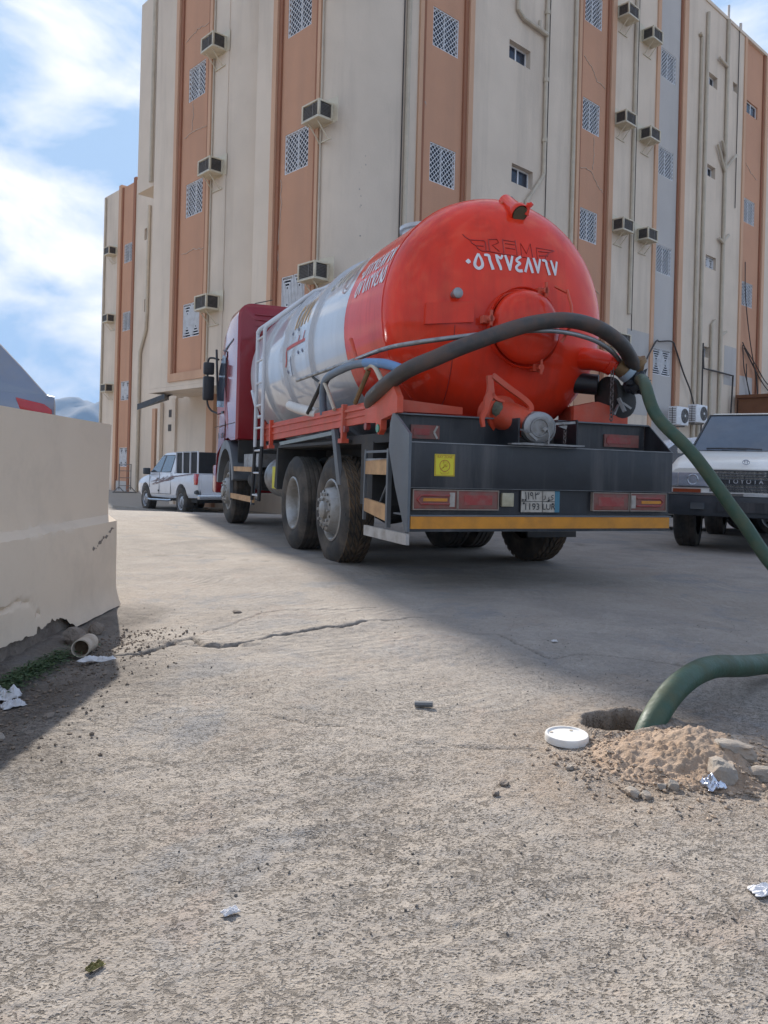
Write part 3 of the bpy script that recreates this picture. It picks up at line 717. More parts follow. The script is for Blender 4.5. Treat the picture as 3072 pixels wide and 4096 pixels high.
for k, (pts_) in enumerate([
    [(20.75, 9.6, -0.05), (20.85, 8.2, -0.06), (21.3, 6.6, -0.08), (21.9, 5.2, -0.1), (22.2, 4.2, -0.1)],
    [(20.7, 6.4, -0.05), (21.4, 5.8, -0.08), (21.95, 5.3, -0.1), (22.2, 4.3, -0.1)],
    [(20.8, 6.3, -0.05), (22.0, 5.6, -0.08), (23.0, 5.0, -0.1), (24.4, 4.75, -0.1)],
    [(20.85, 6.2, -0.05), (22.1, 5.3, -0.08), (23.2, 4.7, -0.1), (24.6, 4.5, -0.1)],
    [(20.72, 6.3, -0.05), (20.9, 5.4, -0.05), (21.3, 4.7, -0.06), (21.6, 4.0, -0.06)],
    [(21.1, 5.6, -0.05), (21.2, 4.9, -0.05), (21.5, 4.4, -0.06), (21.7, 3.9, -0.06)]]):
    pipe('loose_cable', ['long loose black cable hanging in front of the right salmon strip', 'short loose cable fanning down to the brown frame corner', 'loose cable sagging away to the right edge', 'lower loose cable sagging away to the right edge', 'loose cable curling down over the grey patch', 'thin innermost loose cable over the grey patch'][k],
         'cable', Rf, pts_, 0.022, m_dark, 'loose cables', sp=True, n=6)
pipe('conduit', 'thin cream pipe down the right edge of the leftmost wide salmon strip', 'pipe', Lf, [(5.50, 3.2, -0.03), (5.50, ZTL, -0.03)], 0.022, m_pipe, 'thin cables on the walls')
pipe('conduit', 'thin pale cable down the right edge of the corner salmon strip', 'cable', Lf, [(0.72, 3.2, -0.03), (0.72, ZTL, -0.03)], 0.022, m_pipe, 'thin cables on the walls')
pipe('drain_pipe', 'cream drain pipe on the bay over the light well, upper left', 'pipe', Lf, [(12.75, 10.9, 1.75), (12.75, 17.6, 1.75)], 0.07, m_pipe, GP)
pipe('drain_pipe', 'bent waste pipe on the far wing wall under the bay', 'pipe', Lf, [(21.15, 13.0, D_-0.08), (21.15, 8.0, D_-0.08), (21.2, 7.2, D_-0.08), (21.75, 6.2, D_-0.08), (21.75, -1.0, D_-0.08)], 0.08, m_pipe, GP)
pipe('drain_pipe', 'thin cream pipe along the left corner of the low wing', 'pipe', Lf, [(26.1, ZB, D_-0.06), (26.1, 14.5, D_-0.06)], 0.05, m_pipe, GP)
# roof antennas
for k, (s_, z_, h__) in enumerate(((19.05, ZT, 0.75), (20.15, ZT, 0.5), (16.95, ZT, 0.35))):
    o = MB(TW).tube([Rf(s_, z_, 0.1), Rf(s_, z_+h__, 0.1)], 0.05, 6).build('roof_post', m_grey, None)
    tag(o, ['tallest grey post standing on the right roof edge', 'short grey post on the roof edge above the right salmon strip', 'lowest post stub on the roof edge, leftmost of three'][k], 'post', 'posts on the roof edge')
# thin pale cracks and floor joints in the render
m_crk = mat('pale_crack_filler', (0.52, 0.42, 0.34), 0.9)
def wall_crack(F, pts, wd=0.02, d=0.052, seed=1, nm='render_crack'):
    rnd = random.Random(seed); q = []
    for (a, b_), (c, e) in zip(pts, pts[1:]):
        for k in range(6): t = k/6; q.append((a+(c-a)*t+rnd.uniform(-.03, .03), b_+(e-b_)*t+rnd.uniform(-.035, .035)))
    q.append(pts[-1]); mb = MB(TB)
    for p, r_ in zip(q, q[1:]):
        if abs(p[0]-r_[0]) + abs(p[1]-r_[1]) > .01: mb.bar(F(*p, d), F(*r_, d), wd*rnd.uniform(.5, 1.2), 0.014)
    mb.build(nm, m_crk, bld)
for k, (F, pts) in enumerate([(Rf, [(9.35, 13.55), (9.75, 13.35), (10.05, 13.05), (10.5, 12.95)]), (Rf, [(9.3, 10.2), (9.8, 10.25), (10.2, 9.9), (10.55, 9.75)]), (Rf, [(9.3, 6.9), (9.9, 6.8), (10.5, 6.6)]),
     (Lf, [(7.2, 10.3), (6.6, 10.35), (5.95, 10.3)]), (Lf, [(7.25, 13.1), (6.6, 13.2), (5.95, 13.15)]), (Lf, [(7.2, 6.95), (6.5, 7.0), (5.9, 6.9)]), (Lf, [(2.35, 7.9), (2.3, 7.2), (2.4, 6.4), (2.38, 5.7)]), (Rf, [(9.95, 11.3), (9.98, 10.8), (9.95, 10.3)]), (Lf, [(6.75, 11.2), (6.72, 10.8), (6.78, 10.4)]), (Rf, [(20.8, 13.6), (21.3, 13.3), (21.9, 13.2)])]):
    wall_crack(F, pts, 0.016, seed=k+3)
m_stain = mat('grey_wall_stain', (0.38, 0.34, 0.30), 0.95, var=0.3, vs_=6)
rnd_ = random.Random(12)
for (F, s_c, z_c, n_, sp_) in ((Lf, 0.30, 7.2, 9, .45), (Rf, 2.6, 9.9, 8, .08)):
    mb = MB(TW if False else TB)
    for k in range(n_):
        a = s_c*0 + rnd_.gauss(0, .04); b_ = rnd_.gauss(0, sp_); r_ = rnd_.uniform(.006, .022)
        if F is Lf:
            ang_ = radians(55) + a*0.8; x_ = 1.80*(1-cos(ang_)); y__ = 0.79*(1-sin(ang_)); c = Vector((x_-0.004, y__-0.004, z_c+b_)); tdir = Vector((1.80*sin(ang_), -0.79*cos(ang_), 0)).normalized()
        else: c = F(s_c+a, z_c+b_, 0.055); tdir = Vector((1, 0, 0))
        mb.add([c + tdir*(r_*rnd_.uniform(.6, 1.3)*cos(t)) + Vector((0, 0, r_*1.5*rnd_.uniform(.5, 1.3)*sin(t))) for t in [2*pi*j/9 for j in range(9)]], [tuple(range(9))])
    tag(mb.build('peeled_patch', m_stain, bld, merge=False), kind='stuff')
# outdoor units
def outdoor_unit(x, z, label, d=-0.62):
    t = thing('outdoor_unit', label, 'air conditioner', (0, 0, 0), 0, 'outdoor air conditioner units')
    p = TW(Rf(x, z, d)); t.location = p; t.rotation_euler = (0, 0, BRZ)
    MB().box(0, 0.95, 0, 0.36, 0, 0.70).build('casing', m_white, t, bevel=0.02)
    MB().cyl((0.62, 0.0, 0.36), 0.28, -0.012, 'y', 28).build('fan_opening', m_dark, t, smooth=40)
    g = MB()
    for r_ in (0.07, 0.12, 0.17, 0.22, 0.27): g.ring((0.62, -0.02, 0.36), r_, 0.006, 'y', 24, 5)
    for k in range(8):
        a = k*pi/4; g.bar((0.62, -0.024, 0.36), (0.62+0.28*cos(a), -0.024, 0.36+0.28*sin(a)), 0.008)
    tag(g.build('fan_guard', m_steel, t, merge=False), kind='stuff')
    MB().cyl((0.62, -0.03, 0.36), 0.05, 0.02, 'y', 12).build('fan_hub', m_white, t)
    fn = MB()
    for k in range(9): fn.box(-0.008, 0.0, 0.04, 0.32, 0.06+k*0.066, 0.06+k*0.066+0.02)
    fn.box(-0.010, 0, 0.17, 0.19, 0.04, 0.66)
    tag(fn.build('side_fins', m_dark, t), kind='stuff')
    MB().bar((0.1, 0.1, -0.03), (0.1, 0.62, -0.03), 0.05).bar((0.85, 0.1, -0.03), (0.85, 0.62, -0.03), 0.05).build('bracket', m_steel, t)
outdoor_unit(15.75, 2.92, 'white outdoor unit with round fan above the parked cars, right one of the pair')
outdoor_unit(14.35, 2.75, 'white outdoor unit partly behind the green hose, left one of the pair')
# awning over the side door, rolling rack, kerb
t = thing('door_awning', 'small dark sloping awning over the side entrance at far left', 'awning')
MB(TW).add([Lf(9.55, 2.78, -0.05), Lf(9.55, 2.60, -0.05), Lf(8.0, 3.02, 0.05), Lf(8.0, 2.88, 0.05), Lf(9.7, 2.98, 0.7), Lf(9.7, 2.86, 0.7), Lf(8.95, 3.06, 0.7), Lf(8.95, 2.94, 0.7)], [(0,2,6,4), (1,5,7,3), (0,1,3,2), (4,6,7,5), (0,4,5,1), (2,3,7,6)]).build('sheet', m_blk, t)
MB(TW).bar(Lf(9.5, 2.65, 0.0), Lf(9.9, 3.3, 1.3), 0.05).bar(Lf(8.5, 2.95, 0.3), Lf(8.9, 3.4, 1.3), 0.05).build('strut', m_blk, t)
r_ = thing('rolling_rack', 'bare metal frame trolley standing by the low wing, left of the white pickup', 'trolley', tuple(TW(Vector((4.7, 20.6, -0.36)))), radians(20))
mr = mat('grey_tube', (0.20, 0.19, 0.18), 0.5, metal=0.4)
for x in (-0.28, 0.28):
    MB().tube([(x, 0, 0.15), (x, 0, 1.45)], 0.03, 6).build('upright', mr, r_)
    MB().tube([(x-0.28, 0, 0.0), (x, 0, 0.3), (x+0.28, 0, 0.0)], 0.03, 6).build('foot', mr, r_)
    MB().tube([(x-0.3, 0, 0.02), (x+0.3, 0, 0.02)], 0.03, 6).build('foot_bar', mr, r_)
for z in (0.35, 0.75, 1.1, 1.43): MB().tube([(-0.28, 0, z), (0.28, 0, z)], 0.018, 6).build('crossbar', mr, r_)
kb = MB(TW); kb.box(-0.9, 5.5, 9.2, 27, -0.60, -0.375); kb.box(-0.9, 30, -0.9, 9.2, -0.60, -0.30)
tag(kb.build('pavement', m_conc), kind='structure')
# ------------------------------------------------------------------ tanker truck. local x right, y forward, z up, rear face at y=0
TK = thing('tanker_truck', 'red and silver vacuum tanker truck parked with its rear to the viewer', 'truck', (0.2034, 5.92, 0.0), radians(21.5))
RED = (0.78, 0.042, 0.012)
m_red = mat('tank_red_paint', RED, 0.5, var=0.12, vs_=2, coat=0.55, spec=0.1, dirt=(0.30, 0.035, 0.022), dirt_amt=0.7, ds=2.2, streak=True, bump=0.04, bs=6, dthr=(0.45, 0.75), bd=0.02)
m_red2 = mat('orange_red_steel', (0.60, 0.075, 0.03), 0.5, var=0.1, vs_=5, dirt=(0.42, 0.22, 0.17), dirt_amt=0.5, ds=3, bump=0.06, bs=25)
m_silver = mat('silver_grey_paint', (0.52, 0.53, 0.55), 0.4, var=0.05, vs_=2, coat=0.8, dirt=(0.36, 0.34, 0.32), dirt_amt=0.5, ds=1.5, streak=True, bump=0.04, bs=6, bd=0.02)
m_cab = mat('maroon_cab_paint', (0.27, 0.010, 0.017), 0.5, var=0.08, vs_=2, coat=1.0, spec=0.15, dirt=(0.20, 0.03, 0.03), dirt_amt=0.4, ds=2)
m_tyre = mat('tyre_rubber', (0.032, 0.031, 0.030), 0.82, var=0.25, vs_=10, bump=0.25, bs=50, dirt=(0.15, 0.125, 0.10), dirt_amt=0.75, ds=3, dthr=(0.38, 0.62))
m_tyre_d = mat('muddy_tread_rubber', (0.045, 0.038, 0.030), 0.9, var=0.3, vs_=10, bump=0.3, bs=40, dirt=(0.17, 0.115, 0.07), dirt_amt=0.8, ds=3, dthr=(0.35, 0.6))
m_rim = mat('dusty_steel_rim', (0.40, 0.40, 0.39), 0.45, metal=0.55, var=0.12, vs_=7, dirt=(0.22, 0.18, 0.13), dirt_amt=0.65, ds=4, dthr=(0.4, 0.65))
m_lens = mat('red_lens', (0.24, 0.045, 0.033), 0.4, var=0.2, vs_=12, dirt=(0.20, 0.14, 0.115), dirt_amt=0.9, ds=8, dthr=(0.35, 0.7))
m_lensr = mat('red_lens_ring', (0.30, 0.04, 0.035), 0.4, var=0.1, vs_=12, dirt=(0.24, 0.15, 0.12), dirt_amt=0.75, ds=9)
m_amber = mat('amber_reflective', (0.62, 0.25, 0.02), 0.4, var=0.12, vs_=6, dirt=(0.30, 0.14, 0.04), dirt_amt=0.6, ds=4)
m_wood = mat('ply_step_board', (0.52, 0.31, 0.15), 0.7, var=0.18, vs_=9, dirt=(0.25, 0.15, 0.09), dirt_amt=0.5, ds=5)
m_slate = mat('slate_steel_plate', (0.12, 0.135, 0.15), 0.45, metal=0.2, var=0.12, vs_=4, dirt=(0.22, 0.21, 0.20), dirt_amt=0.5, ds=3, streak=True)
m_hose = mat('dark_ribbed_hose', (0.062, 0.052, 0.046), 0.5, var=0.3, vs_=5, dirt=(0.16, 0.085, 0.055), dirt_amt=0.75, ds=5, bump=0.1, bs=20)
m_green = mat('green_hose_rubber', (0.030, 0.072, 0.043), 0.5, var=0.2, vs_=5, dirt=(0.10, 0.105, 0.06), dirt_amt=0.75, ds=9, bump=0.25, bs=45, dthr=(0.42, 0.68))
m_brass = mat('worn_brass', (0.24, 0.15, 0.07), 0.55, metal=0.35, var=0.2, vs_=9, dirt=(0.12, 0.07, 0.04), dirt_amt=0.6, ds=8)
m_wht = mat('white_lettering', (0.75, 0.75, 0.76), 0.5, var=0.04, dirt=(0.6, 0.45, 0.42), dirt_amt=0.3, ds=14)
m_num = mat('plate_cream', (0.46, 0.42, 0.36), 0.5, var=0.1, vs_=20, dirt=(0.22, 0.18, 0.14), dirt_amt=0.5, ds=14)
m_bluep = mat('faded_blue', (0.06, 0.19, 0.26), 0.5, var=0.1)
m_blueh = mat('blue_hose', (0.10, 0.22, 0.42), 0.45, var=0.12, dirt=(0.2, 0.22, 0.26), dirt_amt=0.4, ds=6)
m_chain = mat('rusty_chain', (0.16, 0.13, 0.12), 0.5, metal=0.6, var=0.3, vs_=20)
def tb(name, m, *boxes, parent=TK, bevel=0.0):
    mb = MB()
    for b_ in boxes: mb.box(*b_)
    return mb.build(name, m, parent, bevel=bevel)
# --- tank
TX, TZ, TR = 1.225, 2.335, 1.10
Y1, Y2 = 1.02, 6.45
def head_y(r):
    t = min(1, r/TR); return Y1 - 0.56*(1-t**2.4)**0.5
hp = [(TR*sin(pi/2*k/22)**1.0, 0) for k in range(23)]
prof = [(r, head_y(r)) for r, _ in hp]
prof_cut = prof + [(TR, Y1+0.02)]
tank = MB().lathe([(TR, Y1+0.022), (TR, 2.06)], (TX, 0, TZ), 'y', 72).build('tank_barrel', m_red, TK, smooth=40)
MB().lathe([(0.001, prof[0][1])] + prof[1:], (TX, 0, TZ), 'y', 72).build('rear_dish', m_red, TK, smooth=50)
MB().lathe([(TR-0.004, Y1), (TR+0.006, Y1+0.002), (TR+0.006, Y1+0.02), (TR-0.004, Y1+0.022)], (TX, 0, TZ), 'y', 72).build('weld_seam', m_red, TK, smooth=20)
MB().lathe([(TR, 2.062), (TR, Y2)] + [(r, Y2+Y1-y) for r, y in prof[::-1][1:]], (TX, 0, TZ), 'y', 72).build('tank_barrel', m_silver, TK, smooth=45)
for yb in (3.20, 4.38, 5.5):
    MB().lathe([(TR-0.01, yb), (TR+0.035, yb+0.03), (TR+0.035, yb+0.17), (TR-0.01, yb+0.20)], (TX, 0, TZ), 'y', 64).build('stiffening_band', m_silver, TK, smooth=25)
# lettering
def on_head(p, lift=0.004):
    """flat text (x right, y up) projected on the dished rear end"""
    r = sqrt((p.x-TX)**2 + (p.y-TZ)**2); return Vector((p.x, head_y(r)-lift-p.z, p.y))
ARD = ['٠', '٥', '٦', '٢', '٧', '٤', '٨', '٧', '٦', '٧']
def stroke(pts, w0):
    """brush-like stroke as a flat ribbon in xy"""
    mb = []; n = len(pts); L_, R_ = [], []
    for i, p in enumerate(pts):
        a = pts[max(0, i-1)]; b_ = pts[min(n-1, i+1)]; d = Vector((b_[0]-a[0], b_[1]-a[1])).normalized(); nrm = Vector((-d.y, d.x))
        ww = (p[2] if len(p) > 2 else 1)*w0/2
        L_.append((p[0]+nrm.x*ww, p[1]+nrm.y*ww)); R_.append((p[0]-nrm.x*ww, p[1]-nrm.y*ww))
    return L_, R_
GL = {  # hand painted eastern arabic numerals in a unit cell
 '0': [[(0.35,.55,1.5),(0.5,.45,1.7),(0.62,.35,1.2)]],
 '5': [[(0.5,1,.8),(.2,.6,1),(.08,.25,1.2),(.3,.05,1.2),(.6,.05,1.2),(.85,.25,1.2),(.78,.6,1),(.5,1,.8)]],
 '6': [[(0.0,.92,.9),(.45,.9,1.2),(.55,.6,1.1),(.75,.2,1.2),(.85,0,1.3)]],
 '2': [[(0.85,1.0,.8),(.65,.78,1),(.4,.85,.9),(.2,.95,.9)],[(.15,1,.9),(.3,.6,1.2),(.55,.2,1.1),(.6,0,.9)]],
 '7': [[(0.05,1,1.0),(.3,.5,1.2),(.5,.02,.8)],[(.5,.02,.7),(.65,.5,1),(.85,1,.9)]],
 '4': [[(0.75,1,1),(.35,.85,1),(.2,.68,1),(.6,.55,1),(.3,.4,1),(.12,.2,1.1),(.4,.05,1.2),(.85,.08,1.2)]],
 '8': [[(0.05,0,1.1),(.3,.5,1),(.5,1,.7)],[(.5,1,.8),(.7,.5,1.2),(.95,0,1.2)]],
}
def painted(digits, x0, y0, cw, ch, wd, fmap, slope=0.0):
    mb = MB(); x = x0
    for dch in digits:
        for st in GL[dch]:
            q = [(*spl, ) for spl in st]
            pts = spline([(x+a*cw*0.92, y0+b_*ch + (x-x0)*slope, c) for a, b_, c in q], 4)
            L_, R_ = stroke([(p[0], p[1], p[2]) for p in pts], wd)
            vs_ = [fmap(Vector((a, b_, 0))) for a, b_ in L_] + [fmap(Vector((a, b_, 0))) for a, b_ in R_]; n = len(L_)
            mb.add(vs_, [(i, i+1, n+i+1, n+i) for i in range(n-1)])
        x += cw*(0.95 if dch == '0' else 1.0)
    return mb
painted('0562748767', 0.665, 2.645, 0.093, 0.135, 0.022, lambda p: on_head(p, 0.006), slope=0.03).build('phone_number', m_wht, TK, merge=False)
# embossed winged maker's mark above the number
m_emb = mat('embossed_line', (0.36, 0.02, 0.012), 0.4)
em = MB()
def eline(pts, r=0.0045):
    em.tube([on_head(Vector((a, b_, 0)), 0.002) for a, b_ in pts], r, 5)
def eln(pts): eline([(a, b_) for a, b_ in pts])
eln([(.69,2.955),(.705,2.93),(.74,2.905),(.86,2.905),(.87,2.89),(.87,2.815)]); eln([(.74,2.905),(.755,2.875),(.785,2.855),(.85,2.855)]); eln([(.785,2.855),(.80,2.83),(.83,2.81),(.90,2.81)])
eln([(.90,2.81),(1.0,2.80),(1.20,2.795),(1.50,2.79)])
me_ = text_mesh('REM', 0.165, 'LEFT', spacing=1.05)
eln([(.90,2.92),(.98,2.93),(.99,2.90),(.93,2.87),(.99,2.82)]); eln([(.90,2.92),(.90,2.82)])
eln([(1.03,2.935),(1.03,2.81)]); eln([(1.03,2.93),(1.15,2.925)]); eln([(1.05,2.90),(1.14,2.897)]); eln([(1.05,2.86),(1.14,2.857)]); eln([(1.15,2.94),(1.155,2.81)])
eln([(1.20,2.81),(1.20,2.92),(1.25,2.83),(1.30,2.93),(1.31,2.81)])
eln([(1.36,2.80),(1.36,2.90),(1.56,2.905)]); eln([(1.38,2.87),(1.50,2.88)]); eln([(1.38,2.83),(1.48,2.845)]); eln([(1.56,2.905),(1.50,2.88),(1.46,2.845),(1.44,2.80)])
em.build('embossed_mark', m_emb, TK, smooth=60)
bpy.data.meshes.remove(me_)
def on_side(p, yc, ang0, lift=0.004):
    """text x -> towards the rear (-y), text y -> up the barrel, centred at angle ang0 above horizontal on the left side"""
    a = ang0 + p.y/TR; r = TR+lift
    return Vector((TX - r*cos(a), yc - p.x, TZ + r*sin(a)))
def side_text(name, body, size, yc, ang, m, spacing=1.0):
    me = text_mesh(body, size, 'CENTER', spacing=spacing)
    bm = bmesh.new(); bm.from_mesh(me); bmesh.ops.triangulate(bm, faces=bm.faces); bmesh.ops.subdivide_edges(bm, edges=[e for e in bm.edges if e.calc_length() > 0.08], cuts=2); bm.to_mesh(me); bm.free()
    map_mesh(me, lambda p: on_side(p, yc, ang)); return put(name, me, m, TK)
m_gold = mat('gold_print', (0.50, 0.28, 0.08), 0.5, var=0.2, vs_=8); m_redp = mat('red_print', (0.55, 0.08, 0.06), 0.5, var=0.15)
m_inkb = mat('dark_print', (0.10, 0.10, 0.16), 0.5)
painted('2874', 0, 0, 0.21, 0.36, 0.05, lambda p: on_side(p, 4.22, 0.28)).build('gold_lettering', m_gold, TK, merge=False)
lt = MB()
def sribbon(mb, pts, wd, yc, ang):
    pts = spline([(a, b_, c) for a, b_, c in pts], 4); L_, R_ = stroke([(p[0], p[1], p[2]) for p in pts], wd)
    n = len(L_); mb.add([on_side(Vector((a, b_, 0)), yc, ang) for a, b_ in L_] + [on_side(Vector((a, b_, 0)), yc, ang) for a, b_ in R_], [(i, i+1, n+i+1, n+i) for i in range(n-1)])
sribbon(lt, [(-.12,.0,1),(-.10,-.12,1.1),(-.16,-.2,.7)], .045, 4.22, .06); sribbon(lt, [(-.12,.02,1),(.2,.03,1.1),(.45,.03,1),(.78,.03,.9)], .04, 4.22, .06)
sribbon(lt, [(.42,.03,1),(.44,.12,.9)], .03, 4.22, .06); sribbon(lt, [(.62,.03,1),(.66,.15,.9)], .03, 4.22, .06)
lt.build('red_lettering', m_redp, TK, merge=False)
lt = MB()
sribbon(lt, [(.08,-.06,1),(.10,-.3,.9)], .02, 4.22, .03)
for a, b_ in ((-.1,-.24),(.42,-.06),(.6,-.06),(0.05,.22),(.3,.24)): sribbon(lt, [(a,b_,1.2),(a+.03,b_-.02,1.2),(a+.06,b_-.03,.8)], .03, 4.22, .05)
lt.build('dark_dots', m_inkb, TK, merge=False)
painted('46758', 0, 0, 0.17, 0.30, 0.035, lambda p: on_side(p, 3.08, 0.55)).build('gold_lettering', mat('faded_gold_print', (0.50, 0.42, 0.30), 0.5), TK, merge=False)
lg = MB()
for R_ in (0.15, 0.10): sribbon(lg, [(.78+R_*cos(t), .10+R_*sin(t), 1) for t in [k*pi/5 for k in range(11)]], .016, 3.08, .42)
lg.build('round_logo', mat('faded_red_print', (0.50, 0.30, 0.26), 0.5), TK, merge=False)
painted('0562748767', 0, 0, 0.088, 0.16, 0.024, lambda p: on_side(p, 1.92, 0.42)).build('side_phone_number', m_wht, TK, merge=False)
painted('576827485', 0, 0, 0.088, 0.16, 0.022, lambda p: on_side(p, 1.86, 0.24)).build('side_phone_number', m_wht, TK, merge=False)
# manhole, top pipe and valve
MB().box(1.02, 1.38, 1.25, 1.6, 3.2, 3.36).build('top_box', m_red, TK, bevel=0.01)
MB().lathe([(0.26, 0), (0.26, 0.16), (0.29, 0.16), (0.29, 0.20), (0.001, 0.23)], (TX, 2.6, TZ+TR-0.02), 'z', 24).build('manhole', m_silver, TK, smooth=40)
tv = MB().lathe([(0.078, 0), (0.086, 0.015), (0.086, 0.05), (0.07, 0.08), (0.06, 0.30)], (0, 0, 0), 'y', 20).build('top_inlet', m_red, TK, smooth=40)
tv.location = (1.235, 0.60, 3.20); tv.rotation_euler = (radians(38), 0, radians(6))
MB().cyl((0, -0.004, 0), 0.068, 0.012, 'y', 20).build('inlet_cap', mat('olive_glass', (0.10, 0.09, 0.05), 0.35), tv)
MB().tube([(1.30, 0.60, 3.20), (1.31, 0.58, 3.30)], 0.022, 8).tube([(1.31, 0.58, 3.29), (1.325, 0.57, 3.27)], 0.030, 8).build('valve_knob', m_red, TK, smooth=40)
MB().tube([(1.22, 0.80, 3.2), (1.22, 0.80, 3.34), (1.26, 0.80, 3.40), (1.30, 0.80, 3.36)], 0.024, 8).build('gooseneck', m_steel, TK, smooth=50)
MB().tube([(1.14, 0.78, 3.2), (1.14, 0.78, 3.33), (1.20, 0.78, 3.36)], 0.022, 8).build('lever', m_red2, TK, smooth=50)
# round hatch on the dish
ht = MB().lathe([(0.001, 0.24), (0.12, 0.245), (0.22, 0.265), (0.29, 0.31), (0.315, 0.36), (0.315, 0.40)], (1.19, 0.0, 2.17), 'y', 44).build('hatch', m_red, TK, smooth=50)
MB().lathe([(0.335, 0.40), (0.345, 0.39), (0.345, 0.43), (0.335, 0.43)], (1.19, 0, 2.17), 'y', 44).lathe([(0.315, 0.42), (0.315, 0.60)], (1.19, 0, 2.17), 'y', 44).build('hatch_neck', m_red, TK, smooth=40)
for a in (pi*0.97, pi*0.35, -pi*0.38):
    hg = MB()
    c = Vector((1.19+0.36*cos(a), 0.40, 2.17+0.36*sin(a)))
    hg.cyl((c.x, 0.33, c.z), 0.028, 0.12, 'y', 10); hg.box(c.x-0.05, c.x+0.05, 0.38, 0.44, c.z-0.03, c.z+0.03)
    hg.bar((c.x, 0.34, c.z-0.06), (c.x, 0.34, c.z+0.07), 0.02)
    hg.build('hatch_clamp', m_red2, ht)
MB().bar((1.36, 0.22, 2.50), (1.44, 0.17, 2.45), 0.05, 0.012).tube([(1.44, 0.16, 2.47), (1.46, 0.12, 2.33), (1.42, 0.04, 2.17), (1.36, 0.1, 2.02)], 0.012, 6).build('hatch_strap', m_red2, ht, smooth=40)
# sight gauge, maker's plate, seam
MB().lathe([(0.035, 0.0), (0.045, 0.005), (0.045, 0.03), (0.03, 0.035), (0.03, 0.09)], (0.575, 0.44, 2.41), 'y', 16, caps=True).build('pressure_gauge', m_steel, TK, smooth=40)
pm = MB(); q = [(0.36, 2.16), (0.735, 2.185), (0.735, 2.36), (0.36, 2.335)]
for lift0, lift1 in ((0.012, 0.045),):
    a_ = [on_head(Vector((x, z, 0)), lift0) for x, z in q]; b_ = [on_head(Vector((x, z, 0)), lift1) for x, z in q]; pm.hexa(a_ + b_)
pm.build('blank_red_plate', m_red, TK)
sm_ = MB()
for x0, z0, z1 in ((0.60, 2.16, 1.22),):
    sm_.tube([on_head(Vector((x0+0.03*(k/14), z0+(z1-z0)*k/14, 0)), 0.0) for k in range(15)], 0.005, 5)
sm_.build('weld_line', m_emb, TK, smooth=60)
# right-hand hose outlet and black gate valve
MB().tube([(1.86, 0.80, 2.02), (2.00, 0.50, 1.97), (2.14, 0.36, 1.905)], [0.105, 0.10, 0.085], 18).build('side_outlet', m_red, TK, smooth=50)
MB().tube([(2.06, 0.40, 1.94), (2.10, 0.38, 1.92)], 0.105, 18).build('outlet_flange', m_red, TK, smooth=40)
gv = thing('hose_coupling', 'brass and black rag-wrapped coupling where the two hoses meet at the tanker rear', 'coupling', (0, 0, 0), 0)
TKM = Matrix.Translation((0.2034, 5.92, 0.0)) @ Matrix.Rotation(radians(21.5), 4, 'Z')
def TT(p): return TKM @ Vector(p)
MB(TT).tube([(2.12, 0.36, 1.915), (2.20, 0.33, 1.86)], 0.082, 16).build('brass_elbow', m_brass, gv, smooth=50)
MB(TT).tube([(2.20, 0.30, 1.895), (2.30, 0.30, 1.93)], [0.075, 0.08], 16).tube([(2.26, 0.30, 1.955), (2.285, 0.30, 1.915)], 0.10, 16).build('brass_collar', m_brass, gv, smooth=50)
MB(TT).tube([(2.19, 0.33, 1.87), (2.235, 0.32, 1.835)], 0.092, 16).build('pale_ring', mat('pale_blue_tape', (0.32, 0.40, 0.47), 0.5), gv, smooth=50)
rg = MB(TT); random.seed(5)
ico = bmesh.new(); bmesh.ops.create_icosphere(ico, subdivisions=3, radius=1)
vs_ = []
for v in ico.verts:
    p = v.co; k = 1 + 0.38*noise.noise(p*2.1+Vector((3, 1, 2))) + 0.22*noise.noise(p*5.3) + 0.15*abs(noise.noise(p*11))
    vs_.append(Vector((2.285 + 0.10*p.x*k, 0.30+0.10*p.y*k, 1.775 + 0.115*p.z*k)))
fs_ = [[v.index for v in f.verts] for f in ico.faces]; rg.add(vs_, fs_)
for pt in ((2.40, 0.29, 1.90), (2.44, 0.28, 1.79), (2.17, 0.27, 1.80)):
    c = Vector((2.30, 0.30, 1.80)); d = Vector(pt)-c
    rg.add([c+Vector((0,0,.05)), c+Vector((0.03,-.03,-.04)), c+Vector((-.03,.03,-.04)), Vector(pt)], [(0,1,3), (1,2,3), (2,0,3), (0,2,1)])
m_rag = mat('black_plastic_wrap', (0.012, 0.014, 0.02), 0.35, var=0.4, vs_=14, bump=0.5, bs=25, bd=0.03)
rg.build('black_wrap', m_rag, gv, smooth=25)
ico.free()
MB().tube([(1.80, 0.85, 1.80), (2.10, 0.60, 1.76)], 0.095, 16).build('black_side_pipe', m_blk, TK, smooth=40)
MB().cyl((2.13, 0.52, 1.66), 0.17, 0.05, 'x', 22).cyl((2.12, 0.50, 1.66), 0.10, 0.16, 'x', 18).build('valve_body', m_chassis, TK, smooth=40)
MB().lathe([(0.10, 0), (0.15, 0.02), (0.15, 0.05), (0.10, 0.07)], (2.24, 0.40, 1.60), 'y', 20, caps=True).build('valve_wheel', m_chassis, TK, smooth=40)
MB().bar((2.14, 0.35, 1.62), (2.17, 0.30, 1.50), 0.03).bar((2.13, 0.34, 1.56), (2.07, 0.32, 1.47), 0.018).bar((2.18, 0.34, 1.58), (2.24, 0.30, 1.53), 0.018).build('valve_handle', m_steel, TK)
